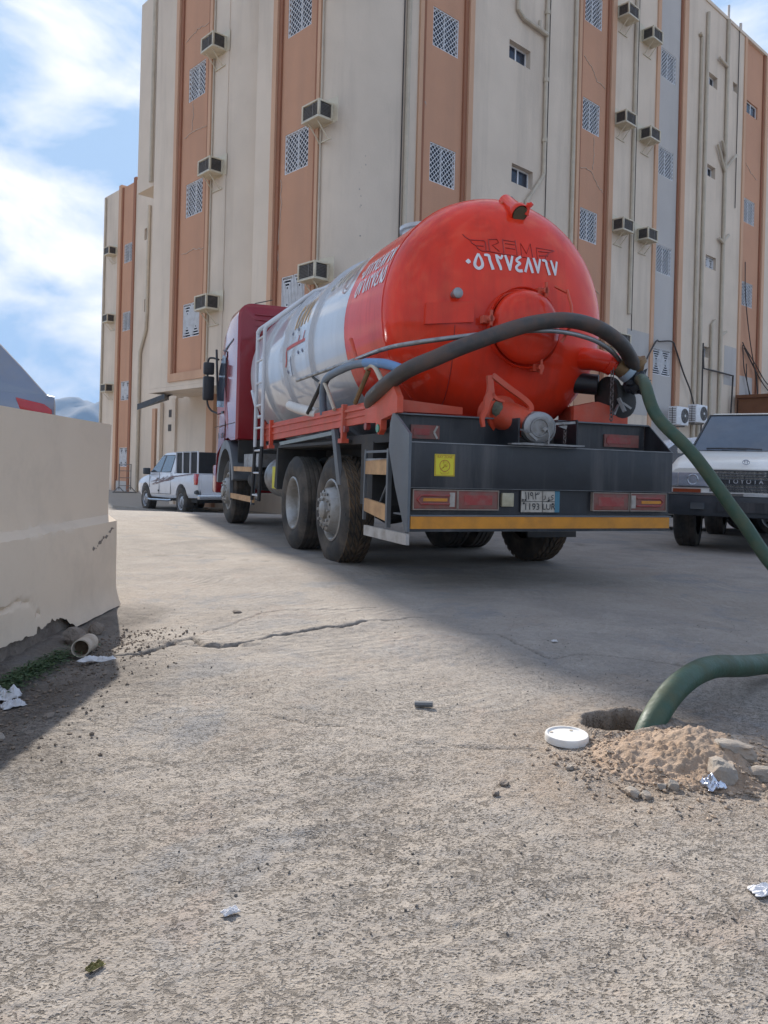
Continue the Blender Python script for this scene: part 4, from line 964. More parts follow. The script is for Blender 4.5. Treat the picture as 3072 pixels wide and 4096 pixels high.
def chain(name, pts, par, link=0.03, wr=0.0042):
    """each link a small ring, alternately turned; links joined as one part: too small to pick apart"""
    mb = MB(); P = [Vector(p) for p in pts]; seg = []
    tot = sum((P[i+1]-P[i]).length for i in range(len(P)-1)); n = int(tot/(link*0.72))
    for k in range(n):
        d = tot*k/n; i = 0
        while i < len(P)-2 and d > (P[i+1]-P[i]).length: d -= (P[i+1]-P[i]).length; i += 1
        u = (P[i+1]-P[i]).normalized(); c = P[i]+u*d
        s_ = u.cross(Vector((0, 1, 0)) if k % 2 else Vector((1, 0.3, 0))).normalized()
        mb.tube([c + u*(link*0.5*cos(t)) + s_*(link*0.3*sin(t)) for t in [2*pi*j/8 for j in range(8)]], wr, 4, close=True)
    return tag(mb.build(name, m_chain, par, merge=False), kind='stuff')
chain('chain', [(2.05, 0.33, 1.88), (2.05, 0.33, 1.40)], TK, 0.045, 0.006)
chain('chain', [(1.30, -0.02, 1.33), (1.35, 0.0, 1.35), (1.36, 0.02, 1.17)], TK, 0.035, 0.005)
# bottom outlet with capped end and handle levers
bo = MB().tube([(0.93, 0.52, 1.44), (1.0, 0.25, 1.385), (1.075, 0.10, 1.325)], [0.13, 0.125, 0.11], 20).build('bottom_outlet', m_red2, TK, smooth=45)
MB().tube([(0.955, 0.40, 1.42), (0.97, 0.34, 1.41)], 0.16, 20).build('outlet_flange', m_red2, bo, smooth=40)
MB().tube([(0.90, 0.36, 1.52), (0.89, 0.28, 1.44), (0.94, 0.27, 1.36)], [0.05, 0.06, 0.04], 8).build('tied_rag', mat('grey_green_rag', (0.13, 0.14, 0.10), 0.9, var=0.4, vs_=20, bump=0.6, bs=30, bd=0.02), bo, smooth=50)
cp = MB().lathe([(0.001, -0.075), (0.06, -0.075), (0.065, -0.085), (0.075, -0.085), (0.08, -0.07), (0.112, -0.068), (0.125, -0.058), (0.128, -0.02), (0.118, -0.012), (0.118, 0.02), (0.128, 0.026), (0.128, 0.07), (0.112, 0.09)], (0, 0, 0), 'y', 36).build('round_end_cap', m_steel, bo, smooth=35)
cp.location = (1.10, 0.03, 1.302); cp.rotation_euler = (radians(4), 0, radians(-14))
lk = MB().ring((0.02, -0.01, -0.01), 0.127, 0.009, 'y', 30, 6); lk.bar((-0.13, -0.03, -0.02), (-0.09, -0.10, -0.04), 0.05, 0.012); lk.bar((-0.10, -0.08, -0.03), (-0.02, -0.085, -0.10), 0.02); lk.bar((0.03, -0.09, 0.0), (0.05, -0.1, -0.02), 0.03); lk.tube([(0.05, -0.1, 0.0), (0.075, -0.105, -0.06), (0.07, -0.1, -0.13)], 0.006, 5)
lk.build('cap_lever', m_steel, cp)
MB().bar((1.25, 0.0, 1.335), (1.42, -0.03, 1.352), 0.02).bar((1.30, 0.02, 1.33), (1.36, 0.0, 1.31), 0.03).build('cap_handle', m_steel, TK)
MB().prism([(0.82, 1.155), (1.42, 1.155), (1.50, 1.16), (1.50, 1.168), (0.95, 1.172), (0.82, 1.165)], 1, -0.06, 0.0).build('loose_flat_bar', m_steel, TK)
lv = MB()
def flat(pts, wd, y0, y1): 
    L_, R_ = stroke([(p[0], p[1], p[2] if len(p) > 2 else 1) for p in spline([(*p, 1)[:3] for p in pts], 5)], wd); poly = L_ + R_[::-1]
    lv_n = len(L_)
    for i in range(lv_n-1): lv.hexa([(L_[i][0], y0, L_[i][1]), (L_[i+1][0], y0, L_[i+1][1]), (R_[i+1][0], y0, R_[i+1][1]), (R_[i][0], y0, R_[i][1]), (L_[i][0], y1, L_[i][1]), (L_[i+1][0], y1, L_[i+1][1]), (R_[i+1][0], y1, R_[i+1][1]), (R_[i][0], y1, R_[i][1])])
flat([(0.705, 1.70, 1), (0.715, 1.62, 1), (0.715, 1.55, 1.3), (0.69, 1.50, 1.1), (0.68, 1.43, .7), (0.65, 1.36, .7), (0.66, 1.29, .5)], 0.05, 0.10, 0.13)
flat([(0.73, 1.56, 1), (0.77, 1.52, .8), (0.84, 1.50, .6)], 0.03, 0.10, 0.14)
lv.build('brake_lever', m_red2, TK)
lv = MB(); flat([(0.73, 1.70, 1), (0.88, 1.61, 1), (1.02, 1.53, 1), (1.08, 1.48, 1), (1.085, 1.44, 1)], 0.042, 0.09, 0.12); lv.build('link_arm', m_red2, TK)
# --- chassis, bumper assembly
tb('chassis_rail', m_chassis, (0.80, 0.88, 0.35, 8.6, 0.78, 1.05)); tb('chassis_rail', m_chassis, (1.60, 1.68, 0.35, 8.6, 0.78, 1.05))
for y_ in (0.9, 2.69, 4.2, 5.8): tb('cross_member', m_chassis, (0.88, 1.60, y_, y_+0.08, 0.82, 1.0))
tb('tank_cradle', m_chassis, (0.62, 1.72, 1.1, 6.3, 1.05, 1.26)); tb('bed_underside', m_chassis, (0.06, 2.4, 0.36, 5.2, 1.16, 1.24))
tb('tank_cradle', m_red2, (0.75, 1.55, 0.75, 1.15, 1.1, 1.42))
tb('bumper_panel', m_blk, (0, 2.45, 0, 0.03, 0.80, 1.14), bevel=0.004)
tb('lamp_panel', m_blk, (0, 2.445, 0.035, 0.06, 0.60, 0.80))
tb('bumper_ledge', m_slate, (0, 2.445, -0.004, 0.33, 0.586, 0.598))
ar = tb('reflective_strip', m_amber, (0.005, 2.43, 0.0, 0.04, 0.492, 0.585)); tb('strip_backing', m_blk, (0.0, 2.44, 0.002, 0.05, 0.47, 0.4915))
tb('worn_edge', mat('scuffed_edge', (0.22, 0.225, 0.23), 0.45, metal=0.3, var=0.3, vs_=8), (0.0, 2.45, -0.003, 0.032, 1.1405, 1.148), (0.0, 2.45, -0.002, 0.0, 0.800, 0.803))
tb('tray_floor', m_blk, (0.0, 2.45, 0.03, 0.36, 1.125, 1.138))
tb('tray_back', m_blk, (0.02, 0.93, 0.34, 0.36, 1.14, 1.37)); tb('tray_back', m_blk, (1.50, 2.42, 0.34, 0.36, 1.14, 1.38))
tb('tray_lip', m_slate, (0.0, 0.93, 0.30, 0.362, 1.37, 1.382)); tb('tray_lip', m_slate, (1.48, 2.44, 0.30, 0.362, 1.38, 1.392))
tb('tray_cheek', m_blk, (0.93, 0.945, 0.03, 0.36, 1.14, 1.37)); tb('tray_cheek', m_blk, (1.48, 1.495, 0.03, 0.36, 1.14, 1.38))
MB().prism([(0.36, 1.385), (0.30, 1.385), (0.0, 1.14), (0.36, 1.14)], 0, 2.437, 2.45).build('tray_cheek', m_blk, TK)
MB().prism([(0.34, 1.375), (0.30, 1.375), (-0.006, 1.205), (-0.006, 0.47), (0.03, 0.46), (0.25, 0.80), (0.40, 1.10), (0.385, 1.30)], 0, -0.026, -0.004).build('side_plate', m_slate, TK)
MB().box(-0.03, -0.002, 0.0, 0.92, 0.37, 0.455).build('underrun_bar', mat('white_scuffed_bar', (0.45, 0.43, 0.40), 0.5, var=0.12, dirt=(0.2, 0.15, 0.1), dirt_amt=0.7, ds=5), TK)
tb('underrun_bar', m_steel, (1.10, 1.85, 0.35, 0.42, 0.44, 0.475))
tb('rear_axle_tube', m_chassis, (0.5, 1.95, 1.90, 2.04, 0.44, 0.58)); tb('rear_axle_tube', m_chassis, (0.5, 1.95, 3.35, 3.50, 0.44, 0.58))
MB().lathe([(0.05, 0), (0.22, 0.05), (0.24, 0.2), (0.22, 0.35), (0.05, 0.4)], (1.235, 3.22, 0.52), 'y', 20).build('differential', m_chassis, TK, smooth=40)
tb('spring_hanger', m_chassis, (0.72, 0.8, 1.5, 3.9, 0.62, 0.78)); tb('spring_hanger', m_chassis, (1.68, 1.76, 1.5, 3.9, 0.62, 0.78))
# tail lamps
def lamp(x0, x1, style, lab=None):
    l = MB().box(x0, x1, 0.0, 0.034, 0.643, 0.782).build('tail_lamp', m_lens, TK, bevel=0.008)
    fr = MB(); 
    fr.box(x0-.006, x1+.006, -0.006, 0.03, 0.782, 0.790); fr.box(x0-.006, x1+.006, -0.006, 0.03, 0.635, 0.643); fr.box(x0-.006, x0, -0.006, 0.03, 0.643, 0.782); fr.box(x1, x1+.006, -0.006, 0.03, 0.643, 0.782)
    fr.build('lamp_rim', mat('faded_lamp_rim', (0.28, 0.22, 0.18), 0.5, var=0.2, vs_=15), l)
    if style:
        xa, xb = x0+0.03, x1-0.06
        if style > 1: xa, xb = x0+0.06, x1-0.03
        g = MB(); pts = [(xb, 0.745), (xa+.03, 0.745), (xa, 0.712), (xa+.03, 0.68), (xb, 0.68)] if style == 1 else [(xa, 0.745), (xb-.03, 0.745), (xb, 0.712), (xb-.03, 0.68), (xa, 0.68)]
        g.tube([(a, -0.003, b_) for a, b_ in pts], 0.009, 6); g.build('lamp_ring', m_lensr, l, smooth=40)
        xw = x1-0.045 if style == 1 else x0+0.02
        MB().box(xw-.015, xw+.028, -0.004, 0.0, 0.66, 0.768).build('clear_lens', mat('clear_lens', (0.38, 0.34, 0.30), 0.3, var=0.2, vs_=20), l)
        MB().box(xa+.05, xb-.02, -0.004, 0.0, 0.70, 0.724).build('amber_lens', m_amber, l)
    else:
        MB().box(x0+.05, x1-.05, -0.003, 0.0, 0.675, 0.75).build('lamp_ring', m_lensr, l)
lamp(0.025, 0.385, 1); lamp(0.40, 0.745, 0); lamp(1.64, 1.995, 0); lamp(2.02, 2.385, 2)
MB().box(0.785, 0.89, 0.0, 0.035, 0.665, 0.772).build('square_lamp', mat('grubby_clear_lamp', (0.42, 0.38, 0.26), 0.35, var=0.2, vs_=25), TK, bevel=0.006)
# number plate
npl = tb('number_plate', m_num, (0.965, 1.275, 0.012, 0.022, 0.622, 0.792)); tb('blue_band', m_bluep, (1.277, 1.322, 0.012, 0.022, 0.622, 0.792), parent=npl)
tb('plate_line', m_blk, (0.965, 1.275, 0.009, 0.0115, 0.706, 0.710), (1.158, 1.161, 0.009, 0.0115, 0.622, 0.706), (1.158, 1.161, 0.009, 0.0115, 0.710, 0.792), parent=npl)
for body, x_, z_, sz in (('١١٩٣', 1.06, 0.750, 0.085), ('ر ى', 1.215, 0.755, 0.07), ('1193', 1.06, 0.664, 0.075), ('LUR', 1.218, 0.664, 0.068)):
    put('plate_characters', map_mesh(text_mesh(body, sz), lambda p: Vector((x_+p.x, 0.0075, z_+p.y))), m_blk, npl)
for x_, z_ in ((0.975, 0.72), (1.0, 0.719), (0.985, 0.693), (1.215, 0.716), (1.255, 0.69)): MB().cyl((x_, 0.002, z_), 0.007, 0.01, 'y', 8).build('plate_bolt', m_blk, npl)
# yellow safety sticker
m_yel = mat('yellow_sticker', (0.66, 0.58, 0.03), 0.5, var=0.05); m_rink = mat('red_ink', (0.42, 0.12, 0.03), 0.5)
st = tb('yellow_sticker', m_yel, (0.19, 0.36, -0.004, -0.001, 0.893, 1.060))
def inkbox(*a): return a
g = MB()
for a, b_, c, e in ((.195,.355,1.052,1.055),(.195,.355,.898,.901),(.195,.198,.901,1.052),(.352,.355,.901,1.052)): g.box(a, b_, -0.0062, -0.0045, c, e)
def circ(mb, x, z, R, r, y, n=28):
    mb.add([(x+q*cos(2*pi*k/n), y, z+q*sin(2*pi*k/n)) for q in (R, r) for k in range(n)], [(k, (k+1) % n, n+(k+1) % n, n+k) for k in range(n)])
circ(g, 0.275, 0.972, 0.045, 0.040, -0.0055); g.bar((.245, -0.0055, .945), (.305, -0.0055, 1.0), 0.004, 0.001)
for a, b_ in (((.262,.99),(.262,1.005)),((.262,1.005),(.285,1.0)),((.27,.985),(.29,.965)),((.285,.96),(.30,.975)),((.26,.955),(.275,.97)),((.24,.925),(.25,.912)),((.25,.912),(.30,.912)),((.30,.912),(.312,.925)),((.262,.925),(.29,.925))): g.bar((a[0], -.0055, a[1]), (b_[0], -.0055, b_[1]), .005, .001)
g.build('sticker_print', m_rink, st, merge=False)
put('sticker_text', map_mesh(text_mesh('RAY ZONE', 0.026), lambda p: Vector((.275+p.x, -.0055, 1.038+p.y))), m_rink, st)
# chevron reflectors in the tray
def chevron(x0, x1, flip):
    c = tb('chevron_reflector', m_lens, (x0, x1, 0.325, 0.337, 1.185, 1.295))
    g = MB(); ax = x1-0.05 if not flip else x0+0.05; s_ = -1 if not flip else 1
    if not flip: g.bar((ax+.03, .322, 1.19), (ax, .322, 1.24), .016, .004, up=(0,1,0)).bar((ax, .322, 1.24), (ax+.03, .322, 1.29), .016, .004, up=(0,1,0))
    else: g.bar((ax+.0, .322, 1.20), (ax-.022, .322, 1.24), .010, .004, up=(0,1,0)).bar((ax-.022, .322, 1.24), (ax, .322, 1.28), .010, .004, up=(0,1,0))
    g.build('chevron', m_num if not flip else m_lensr, c)
    tb('reflector_band', m_lensr, (x0+.02, x1-.09, 0.321, 0.325, 1.215, 1.265), parent=c)
chevron(0.13, 0.38, False); chevron(1.98, 2.35, True)
# --- side rails of the bed
def rail(xs_, nm='side_rail'):
    mb = MB(); s_ = 1 if xs_ < 1 else -1; x0 = xs_
    mb.prism([(1.0, 1.335), (4.92, 1.27), (4.92, 1.49), (1.0, 1.515)], 0, x0, x0+s_*0.04)
    mb.prism([(1.0, 1.455), (4.92, 1.43), (4.92, 1.455), (1.0, 1.48)], 0, x0-s_*0.018, x0)
    mb.prism([(1.0, 1.40), (4.92, 1.345), (4.92, 1.365), (1.0, 1.42)], 0, x0-s_*0.012, x0)
    mb.build(nm, m_red2, TK)
rail(0.0); rail(2.45)
MB().prism([(0.26, 1.38), (0.26, 1.50), (0.36, 1.60), (0.98, 1.53), (1.0, 1.33), (0.72, 1.32), (0.72, 1.26), (0.66, 1.22), (0.60, 1.26), (0.60, 1.34)], 0, -0.02, 0.03).build('corner_gusset', m_red2, TK)
MB().prism([(0.03, 1.50), (0.03, 1.40), (0.62, 1.40), (0.62, 1.46)], 1, 0.40, 0.43).build('corner_gusset', m_red2, TK)
MB().cyl((-0.03, 0.66, 1.27), 0.035, 0.02, 'x', 14).build('green_light', mat('green_lens', (0.03, 0.22, 0.12), 0.3), TK)
for y_ in (0.95, 1.52, 1.62): MB().cyl((-0.03, y_, 1.30), 0.032, 0.04, 'x', 12).build('red_side_light', m_lensr, TK)
bxr = MB(); bxr.prism([(1.72, 1.40), (2.30, 1.40), (2.30, 1.47), (2.285, 1.48), (2.30, 1.50), (2.27, 1.515), (2.0, 1.58), (1.97, 1.585), (1.72, 1.53)], 1, 0.42, 0.46)
bxr.prism([(0.46, 1.30), (1.0, 1.30), (1.0, 1.56), (0.46, 1.585)], 0, 1.95, 1.99); bxr.build('corner_gusset', m_red2, TK)
for y_, nm in ((4.45, 'u_bolt'), (1.55, 'u_bolt'), (4.85, 'u_bolt')):
    MB().box(-0.035, 0.01, y_, y_+0.05, 1.19, 1.53).box(-0.05, 0.02, y_-0.03, y_+0.08, 1.17, 1.21).build(nm, m_red2, TK)
# mudguards, struts
MB().prism([(4.05, 1.24), (1.86, 1.30), (1.86, 1.26), (4.0, 1.20)], 0, -0.01, 0.02).build('mudguard_edge', mat('grey_green_lip', (0.22, 0.25, 0.24), 0.5), TK)
tb('mudguard_top', m_chassis, (0.0, 0.72, 1.55, 4.2, 1.17, 1.20)); tb('mudguard_top', m_chassis, (1.75, 2.45, 1.55, 4.2, 1.17, 1.20))
MB().prism([(4.14, 1.2), (4.20, 1.2), (4.30, 0.68), (4.16, 0.66)], 0, 0.0, 0.7).build('mudguard_front', m_chassis, TK)
MB().prism([(1.94, 1.31), (1.84, 1.31), (1.62, 0.78), (1.72, 0.78)], 0, -0.02, 0.02).build('mudguard_strut', m_slate, TK)
MB().prism([(1.72, 0.78), (1.62, 0.78), (1.49, 0.50), (1.56, 0.50)], 0, -0.005, 0.60).build('mud_flap', m_chassis, TK)
tb('mud_flap', m_chassis, (1.85, 2.42, 1.33, 1.35, 0.30, 1.15))
tb('rear_side_box', m_chassis, (0.05, 0.75, 0.95, 1.25, 0.62, 1.17))
# wooden step behind the wheel
sf = MB().bar((-0.01, 0.97, 0.50), (-0.01, 0.95, 1.10), 0.025).bar((-0.01, 0.42, 0.47), (-0.01, 0.42, 1.10), 0.035).bar((-0.01, 0.42, 1.08), (-0.01, 0.95, 1.08), 0.02).bar((0.0, 0.46, 0.83), (0.05, 0.75, 0.66), 0.014).build('step_frame', m_slate, TK)
MB().prism([(0.96, 1.00), (0.44, 1.02), (0.44, 0.89), (0.96, 0.89)], 0, -0.02, 0.005).build('step_board', m_wood, TK); MB().box(-0.02, 0.2, 0.44, 0.96, 1.005, 1.022).build('step_edge', m_steel, TK)
MB().prism([(0.96, 0.685), (0.46, 0.65), (0.46, 0.52), (0.96, 0.575)], 0, -0.02, 0.005).build('step_board', m_wood, TK)
# side guard boards in front of the middle wheels
MB().box(-0.015, 0.015, 5.50, 7.15, 0.86, 0.93).build('guard_board', m_wood, TK); MB().box(-0.015, 0.015, 5.48, 7.15, 0.43, 0.51).build('guard_board', m_wood, TK)
MB().bar((0.0, 7.15, 0.40), (0.0, 7.22, 1.0), 0.05).bar((0.0, 5.55, 0.40), (0.0, 5.5, 0.95), 0.05).build('guard_post', m_slate, TK)
ft = MB().lathe([(0.001, 0), (0.22, 0.0), (0.27, 0.03), (0.27, 0.80), (0.22, 0.83), (0.001, 0.83)], (0.33, 4.32, 0.80), 'y', 24).build('fuel_tank', m_steel, TK, smooth=35)
MB().box(0.045, 0.058, 4.42, 4.60, 0.66, 0.94).build('yellow_label', m_yel, ft)
MB().lathe([(0.001, 0), (0.13, 0.0), (0.15, 0.03), (0.15, 0.75), (0.13, 0.78), (0.001, 0.78)], (0.25, 5.65, 0.74), 'y', 18).build('air_tank', m_chassis, TK, smooth=35)
tb('battery_box', m_steel, (0.08, 0.65, 5.6, 6.6, 0.93, 1.12)); tb('engine_bay', m_chassis, (0.35, 2.1, 6.6, 8.9, 0.75, 1.35)); tb('gearbox', m_chassis, (0.9, 1.55, 5.2, 7.0, 0.6, 0.95))
# ladder, handrail
lm = mat('white_ladder_tube', (0.60, 0.61, 0.63), 0.45, var=0.08)
for y_ in (4.78, 5.20):
    MB().tube([(-0.06, y_, 1.20), (-0.06, y_, 2.74)], 0.024, 8).build('ladder_stile', lm, TK, smooth=40)
    MB().tube([(-0.06, y_+0.1, 0.48), (-0.06, y_, 1.20)], 0.024, 8).build('ladder_stile', m_blk, TK, smooth=40)
for k in range(8):
    z_ = 0.55+0.30*k; MB().tube([(-0.06, 4.78+(0.1*(1.2-z_)/0.72 if z_ < 1.2 else 0), z_), (-0.06, 5.20+(0.1*(1.2-z_)/0.72 if z_ < 1.2 else 0), z_)], 0.014, 6).build('ladder_rung', lm, TK, smooth=40)
MB().tube([(-0.06, 5.20, 2.74), (-0.04, 5.18, 2.79), (0.52, 4.85, 3.24), (0.66, 4.8, 3.28)], 0.030, 8).build('handrail', lm, TK, smooth=50)
MB().tube([(-0.06, 4.78, 2.72), (-0.04, 4.78, 2.77), (0.50, 4.45, 3.22), (0.68, 4.3, 3.27), (0.85, 3.6, 3.30)], 0.026, 8).build('handrail', lm, TK, smooth=50)
for t in (0.2, 0.45, 0.7, 0.95):
    a = Vector((-0.04, 5.18, 2.79)).lerp(Vector((0.52, 4.85, 3.24)), t); b_ = Vector((-0.04, 4.78, 2.77)).lerp(Vector((0.50, 4.45, 3.22)), t)
    MB().tube([a, b_], 0.014, 6).build('ladder_rung', lm, TK, smooth=40)
MB().tube([(0.02, 5.85, 2.02), (0.02, 5.50, 1.70), (0.02, 5.42, 1.62), (0.02, 5.15, 1.62)], 0.022, 8).build('bent_tube', lm, TK, smooth=40)
# thin rail wrapping the tank, blue and pale hoses, brackets
rb = spline([(0.005, 4.6, 1.93), (0.0, 3.33, 1.925), (0.0, 1.6, 1.92), (0.02, 0.70, 1.93), (0.12, 0.25, 1.93), (0.45, 0.10, 1.985), (0.80, 0.06, 2.045), (1.25, 0.04, 2.09), (1.60, 0.05, 2.06), (1.85, 0.12, 2.0), (2.1, 0.3, 1.95)], 6)
MB().tube(rb[6:], 0.020, 8).build('side_hose_rail', m_steel, TK, smooth=50)
MB().tube([(-0.02, 1.42, 2.12), (0.0, 1.30, 1.92), (-0.02, 0.90, 1.79)], 0.018, 8).build('rail_bracket', m_red2, TK, smooth=40)
MB().tube([(-0.02, 0.92, 1.78), (-0.02, 1.25, 1.52)], 0.022, 8).build('rail_bracket', m_brass, TK, smooth=40)
MB().tube([(-0.02, 2.3, 1.79), (-0.02, 2.78, 1.52)], 0.022, 8).tube([(-0.02, 2.30, 1.79), (0.0, 2.7, 1.90)], 0.014, 6).build('rail_bracket', m_chassis, TK, smooth=40)
MB().tube(spline([(-0.02, 2.35, 1.80), (-0.03, 2.20, 1.80), (-0.03, 2.05, 1.70), (-0.02, 1.85, 1.50)], 5), 0.020, 8).build('pale_pipe', m_pipe, TK, smooth=40)
MB().tube(spline([(-0.03, 0.96, 1.80), (-0.05, 0.82, 1.81), (-0.05, 0.68, 1.77), (-0.03, 0.54, 1.62), (0.0, 0.5, 1.55)], 5), 0.022, 8).build('pale_pipe', m_pipe, TK, smooth=40)
bh = spline([(0.02, 0.24, 1.71), (-0.02, 0.55, 1.79), (-0.05, 0.92, 1.84)], 6); bh2 = spline([(-0.05, 0.92, 1.84), (-0.05, 1.33, 1.86), (-0.03, 1.95, 1.845), (-0.02, 2.18, 1.80), (0.0, 2.31, 1.68), (0.03, 2.36, 1.45)], 6)
MB().tube(bh, 0.040, 12).build('blue_hose_end', m_blueh, TK, smooth=50); MB().tube(bh2, 0.038, 12).build('blue_grey_hose', mat('blue_grey_hose', (0.13, 0.17, 0.22), 0.5, var=0.2), TK, smooth=50)
MB().tube([(0.0, 3.62, 1.66), (0.02, 3.3, 1.60), (0.05, 2.6, 1.50)], [0.055, 0.06, 0.06], 12).build('white_waste_pipe', mat('white_plastic_pipe', (0.62, 0.58, 0.53), 0.5), TK, smooth=40)
# --- wheels (axis along x). outer face at x=0 looks to -x
def wheel(name, x0, y0, outer, R=0.535, W=0.29, kind='dish', tread='road', side=-1):
    """side -1: outer face towards -x"""
    r = thing_child = bpy.data.objects.new(name, None); COL.objects.link(r); r.parent = TK; r.location = (x0, y0, R-0.008)
    s_ = 1 if side < 0 else -1
    T = lambda p: Vector((p.x*s_, p.y, p.z))
    rb = 0.292
    ty = MB(T).lathe([(rb, 0.03), (rb+0.03, 0.005), (R*0.72, -0.012), (R*0.86, -0.006), (R-0.035, 0.012), (R-0.010, 0.035), (R-0.012, W-0.035), (R-0.035, W-0.012), (R*0.86, W), (rb+0.03, W-0.005), (rb, W-0.03)], (0,0,0), 'x', 56).build('tyre', m_tyre, r, smooth=35)
    g = MB(T)
    if tread == 'road':
        for x1, x2 in ((0.035, 0.078), (0.09, 0.135), (0.147, 0.192), (0.204, W-0.035)):
            g.lathe([(R-0.012, x1), (R, x1+0.004), (R, x2-0.004), (R-0.012, x2)], (0,0,0), 'x', 56)
        g.build('tread', m_tyre, ty, smooth=30)
    else:
        n = 34
        for k in range(n):
            a = 2*pi*k/n; da = 2*pi/n*0.40
            for j, (x1, x2) in enumerate(((0.02, 0.075), (0.085, 0.14), (0.15, 0.205), (0.215, W-0.02))):
                off = (0.5 if j % 2 else 0)*2*pi/n; sk = (0.9 if j < 2 else -0.9)*2*pi/n
                P = lambda rr, xx, aa: (xx, rr*cos(aa), rr*sin(aa))
                a_ = a+off; R0, R1 = R-0.02, R+0.004
                if j in (0, 3): R1 = R-0.002
                g.hexa([P(R0, x1, a_-da), P(R0, x2, a_-da+sk), P(R0, x2, a_+da+sk), P(R0, x1, a_+da), P(R1, x1+.004, a_-da*.85), P(R1, x2-.004, a_-da*.85+sk), P(R1, x2-.004, a_+da*.85+sk), P(R1, x1+.004, a_+da*.85)])
        tag(g.build('tread_blocks', m_tyre_d, ty, merge=False), kind='stuff')
    if kind == 'dish':
        rm = MB(T).lathe([(rb+0.004, 0.03), (rb+0.012, 0.010), (rb-0.004, 0.004), (rb-0.022, 0.02), (rb-0.035, 0.06), (rb-0.05, 0.13), (rb-0.075, 0.15), (0.20, 0.185), (0.15, 0.19), (0.14, 0.14), (0.11, 0.12), (0.001, 0.115)], (0,0,0), 'x', 40).build('rim', m_rim, r, smooth=35)
        nb, br, xb = 10, 0.172, 0.186
    else:
        rm = MB(T).lathe([(rb+0.004, 0.03), (rb+0.014, 0.008), (rb-0.002, 0.002), (rb-0.02, 0.02), (rb-0.03, 0.07), (rb-0.045, 0.08), (0.225, 0.05), (0.215, -0.03), (0.20, -0.055), (0.185, -0.06), (0.12, -0.062), (0.115, -0.045), (0.09, -0.04), (0.085, -0.085), (0.07, -0.095), (0.001, -0.098)], (0,0,0), 'x', 40).build('rim', m_rim, r, smooth=35)
        nb, br, xb = 10, 0.158, -0.062
    hb = MB(T); hh = MB(T)
    for k in range(nb):
        a = 2*pi*k/nb
        hb.cyl((xb-0.022, br*cos(a), br*sin(a)), 0.017, 0.024, 'x', 6)
        a2 = a + pi/nb
        if kind != 'dish': hh.cyl((xb-0.002, 0.19*cos(a2)*0.0+br*1.18*cos(a2), br*1.18*sin(a2)), 0.014, 0.003, 'x', 8); 
        hh.cyl(((0.062 if kind != 'dish' else 0.166), 0.232*cos(a2), 0.232*sin(a2)), 0.028, 0.006, 'x', 12)
    tag(hb.build('wheel_nuts', m_rim, rm), kind='stuff'); tag(hh.build('hand_holes', m_chassis, rm), kind='stuff')
    return r
wheel('wheel', 0.0, 1.97, True, kind='hub', tread='block'); 
wheel('wheel', 0.0, 3.42, True, kind='dish'); wheel('wheel', 0.33, 3.42, False)
wheel('wheel', 2.45, 1.97, True, kind='hub', tread='block', side=1); 
wheel('wheel', 2.45, 3.42, True, side=1); wheel('wheel', 2.12, 3.42, False, side=1)
wheel('wheel', 0.03, 7.62, True, kind='hub'); wheel('wheel', 2.42, 7.62, True, kind='hub', side=1)
# --- cab
def cabsec(y_, z0, z1, inset=0.0, rad=0.22):
    x0, x1 = 0.0+inset, 2.45-inset; pts = [(x0, z0), (x1, z0), (x1, z1-rad)]
    for k in range(1, 6): a = pi/2*k/5; pts.append((x1-rad*(1-cos(a)), z1-rad+rad*sin(a)))
    for k in range(0, 6): a = pi/2*k/5; pts.append((x0+rad*(1-sin(a)), z1-rad+rad*cos(a)))
    pts.append((x0, z1-rad)); return [(x, y_, z) for x, z in pts]
secs = [cabsec(6.90, 1.37, 3.44, 0.035, 0.18), cabsec(6.94, 1.35, 3.50, 0.0, 0.22), cabsec(7.6, 1.35, 3.50, 0.0, 0.22), cabsec(8.2, 1.30, 3.30, 0.01, 0.24), cabsec(8.75, 1.15, 2.86, 0.03, 0.24), cabsec(8.98, 0.75, 2.60, 0.05, 0.2), cabsec(9.15, 0.75, 1.85, 0.10, 0.16)]
mb = MB(); n = len(secs[0]); vs_ = [p for s_ in secs for p in s_]
fs_ = [(i*n+k, i*n+(k+1) % n, (i+1)*n+(k+1) % n, (i+1)*n+k) for i in range(len(secs)-1) for k in range(n)] + [tuple(range(n)), tuple((len(secs)-1)*n+k for k in range(n))[::-1]]
mb.add(vs_, fs_)
cabo = mb.build('cab', m_cab, TK, smooth=38)
cab_c = MB().cyl((-0.3, 7.62, 0.60), 0.80, 0.9, 'x', 40).mesh('c'); cab_d = MB().cyl((1.85, 7.62, 0.60), 0.80, 0.9, 'x', 40).mesh('c')
cut(cabo, [cab_c, cab_d]); 
for p in cabo.data.polygons: pass
cabo.data.materials.clear(); cabo.data.materials.append(m_cab)
# pressed ribs on the cab back
rv = MB(); 
for z0_, z1_ in ((3.32, 3.325), (3.24, 3.246), (3.14, 3.146), (3.02, 3.026)): rv.box(0.25, 1.6, 6.885, 6.91, z0_, z1_+0.012)
rv.box(0.05, 2.40, 6.888, 6.91, 2.93, 2.95)
rv.box(0.25, 0.262, 6.888, 6.91, 1.5, 2.85); rv.box(0.42, 0.432, 6.886, 6.91, 1.5, 2.8); rv.box(1.0, 1.012, 6.886, 6.91, 1.5, 2.8); rv.box(0.25, 1.8, 6.888, 6.91, 2.85, 2.862)
rv.build('pressed_rib', m_cab, cabo)
tb('cab_rear_skirt', m_chassis, (0.06, 2.39, 6.96, 7.0, 1.0, 1.36))
wg = MB().prism([(7.98, 1.92), (7.93, 2.76), (8.20, 2.84), (8.52, 2.60), (8.70, 1.98)], 0, -0.006, 0.03).build('side_window', m_glass, cabo)
dl = MB()
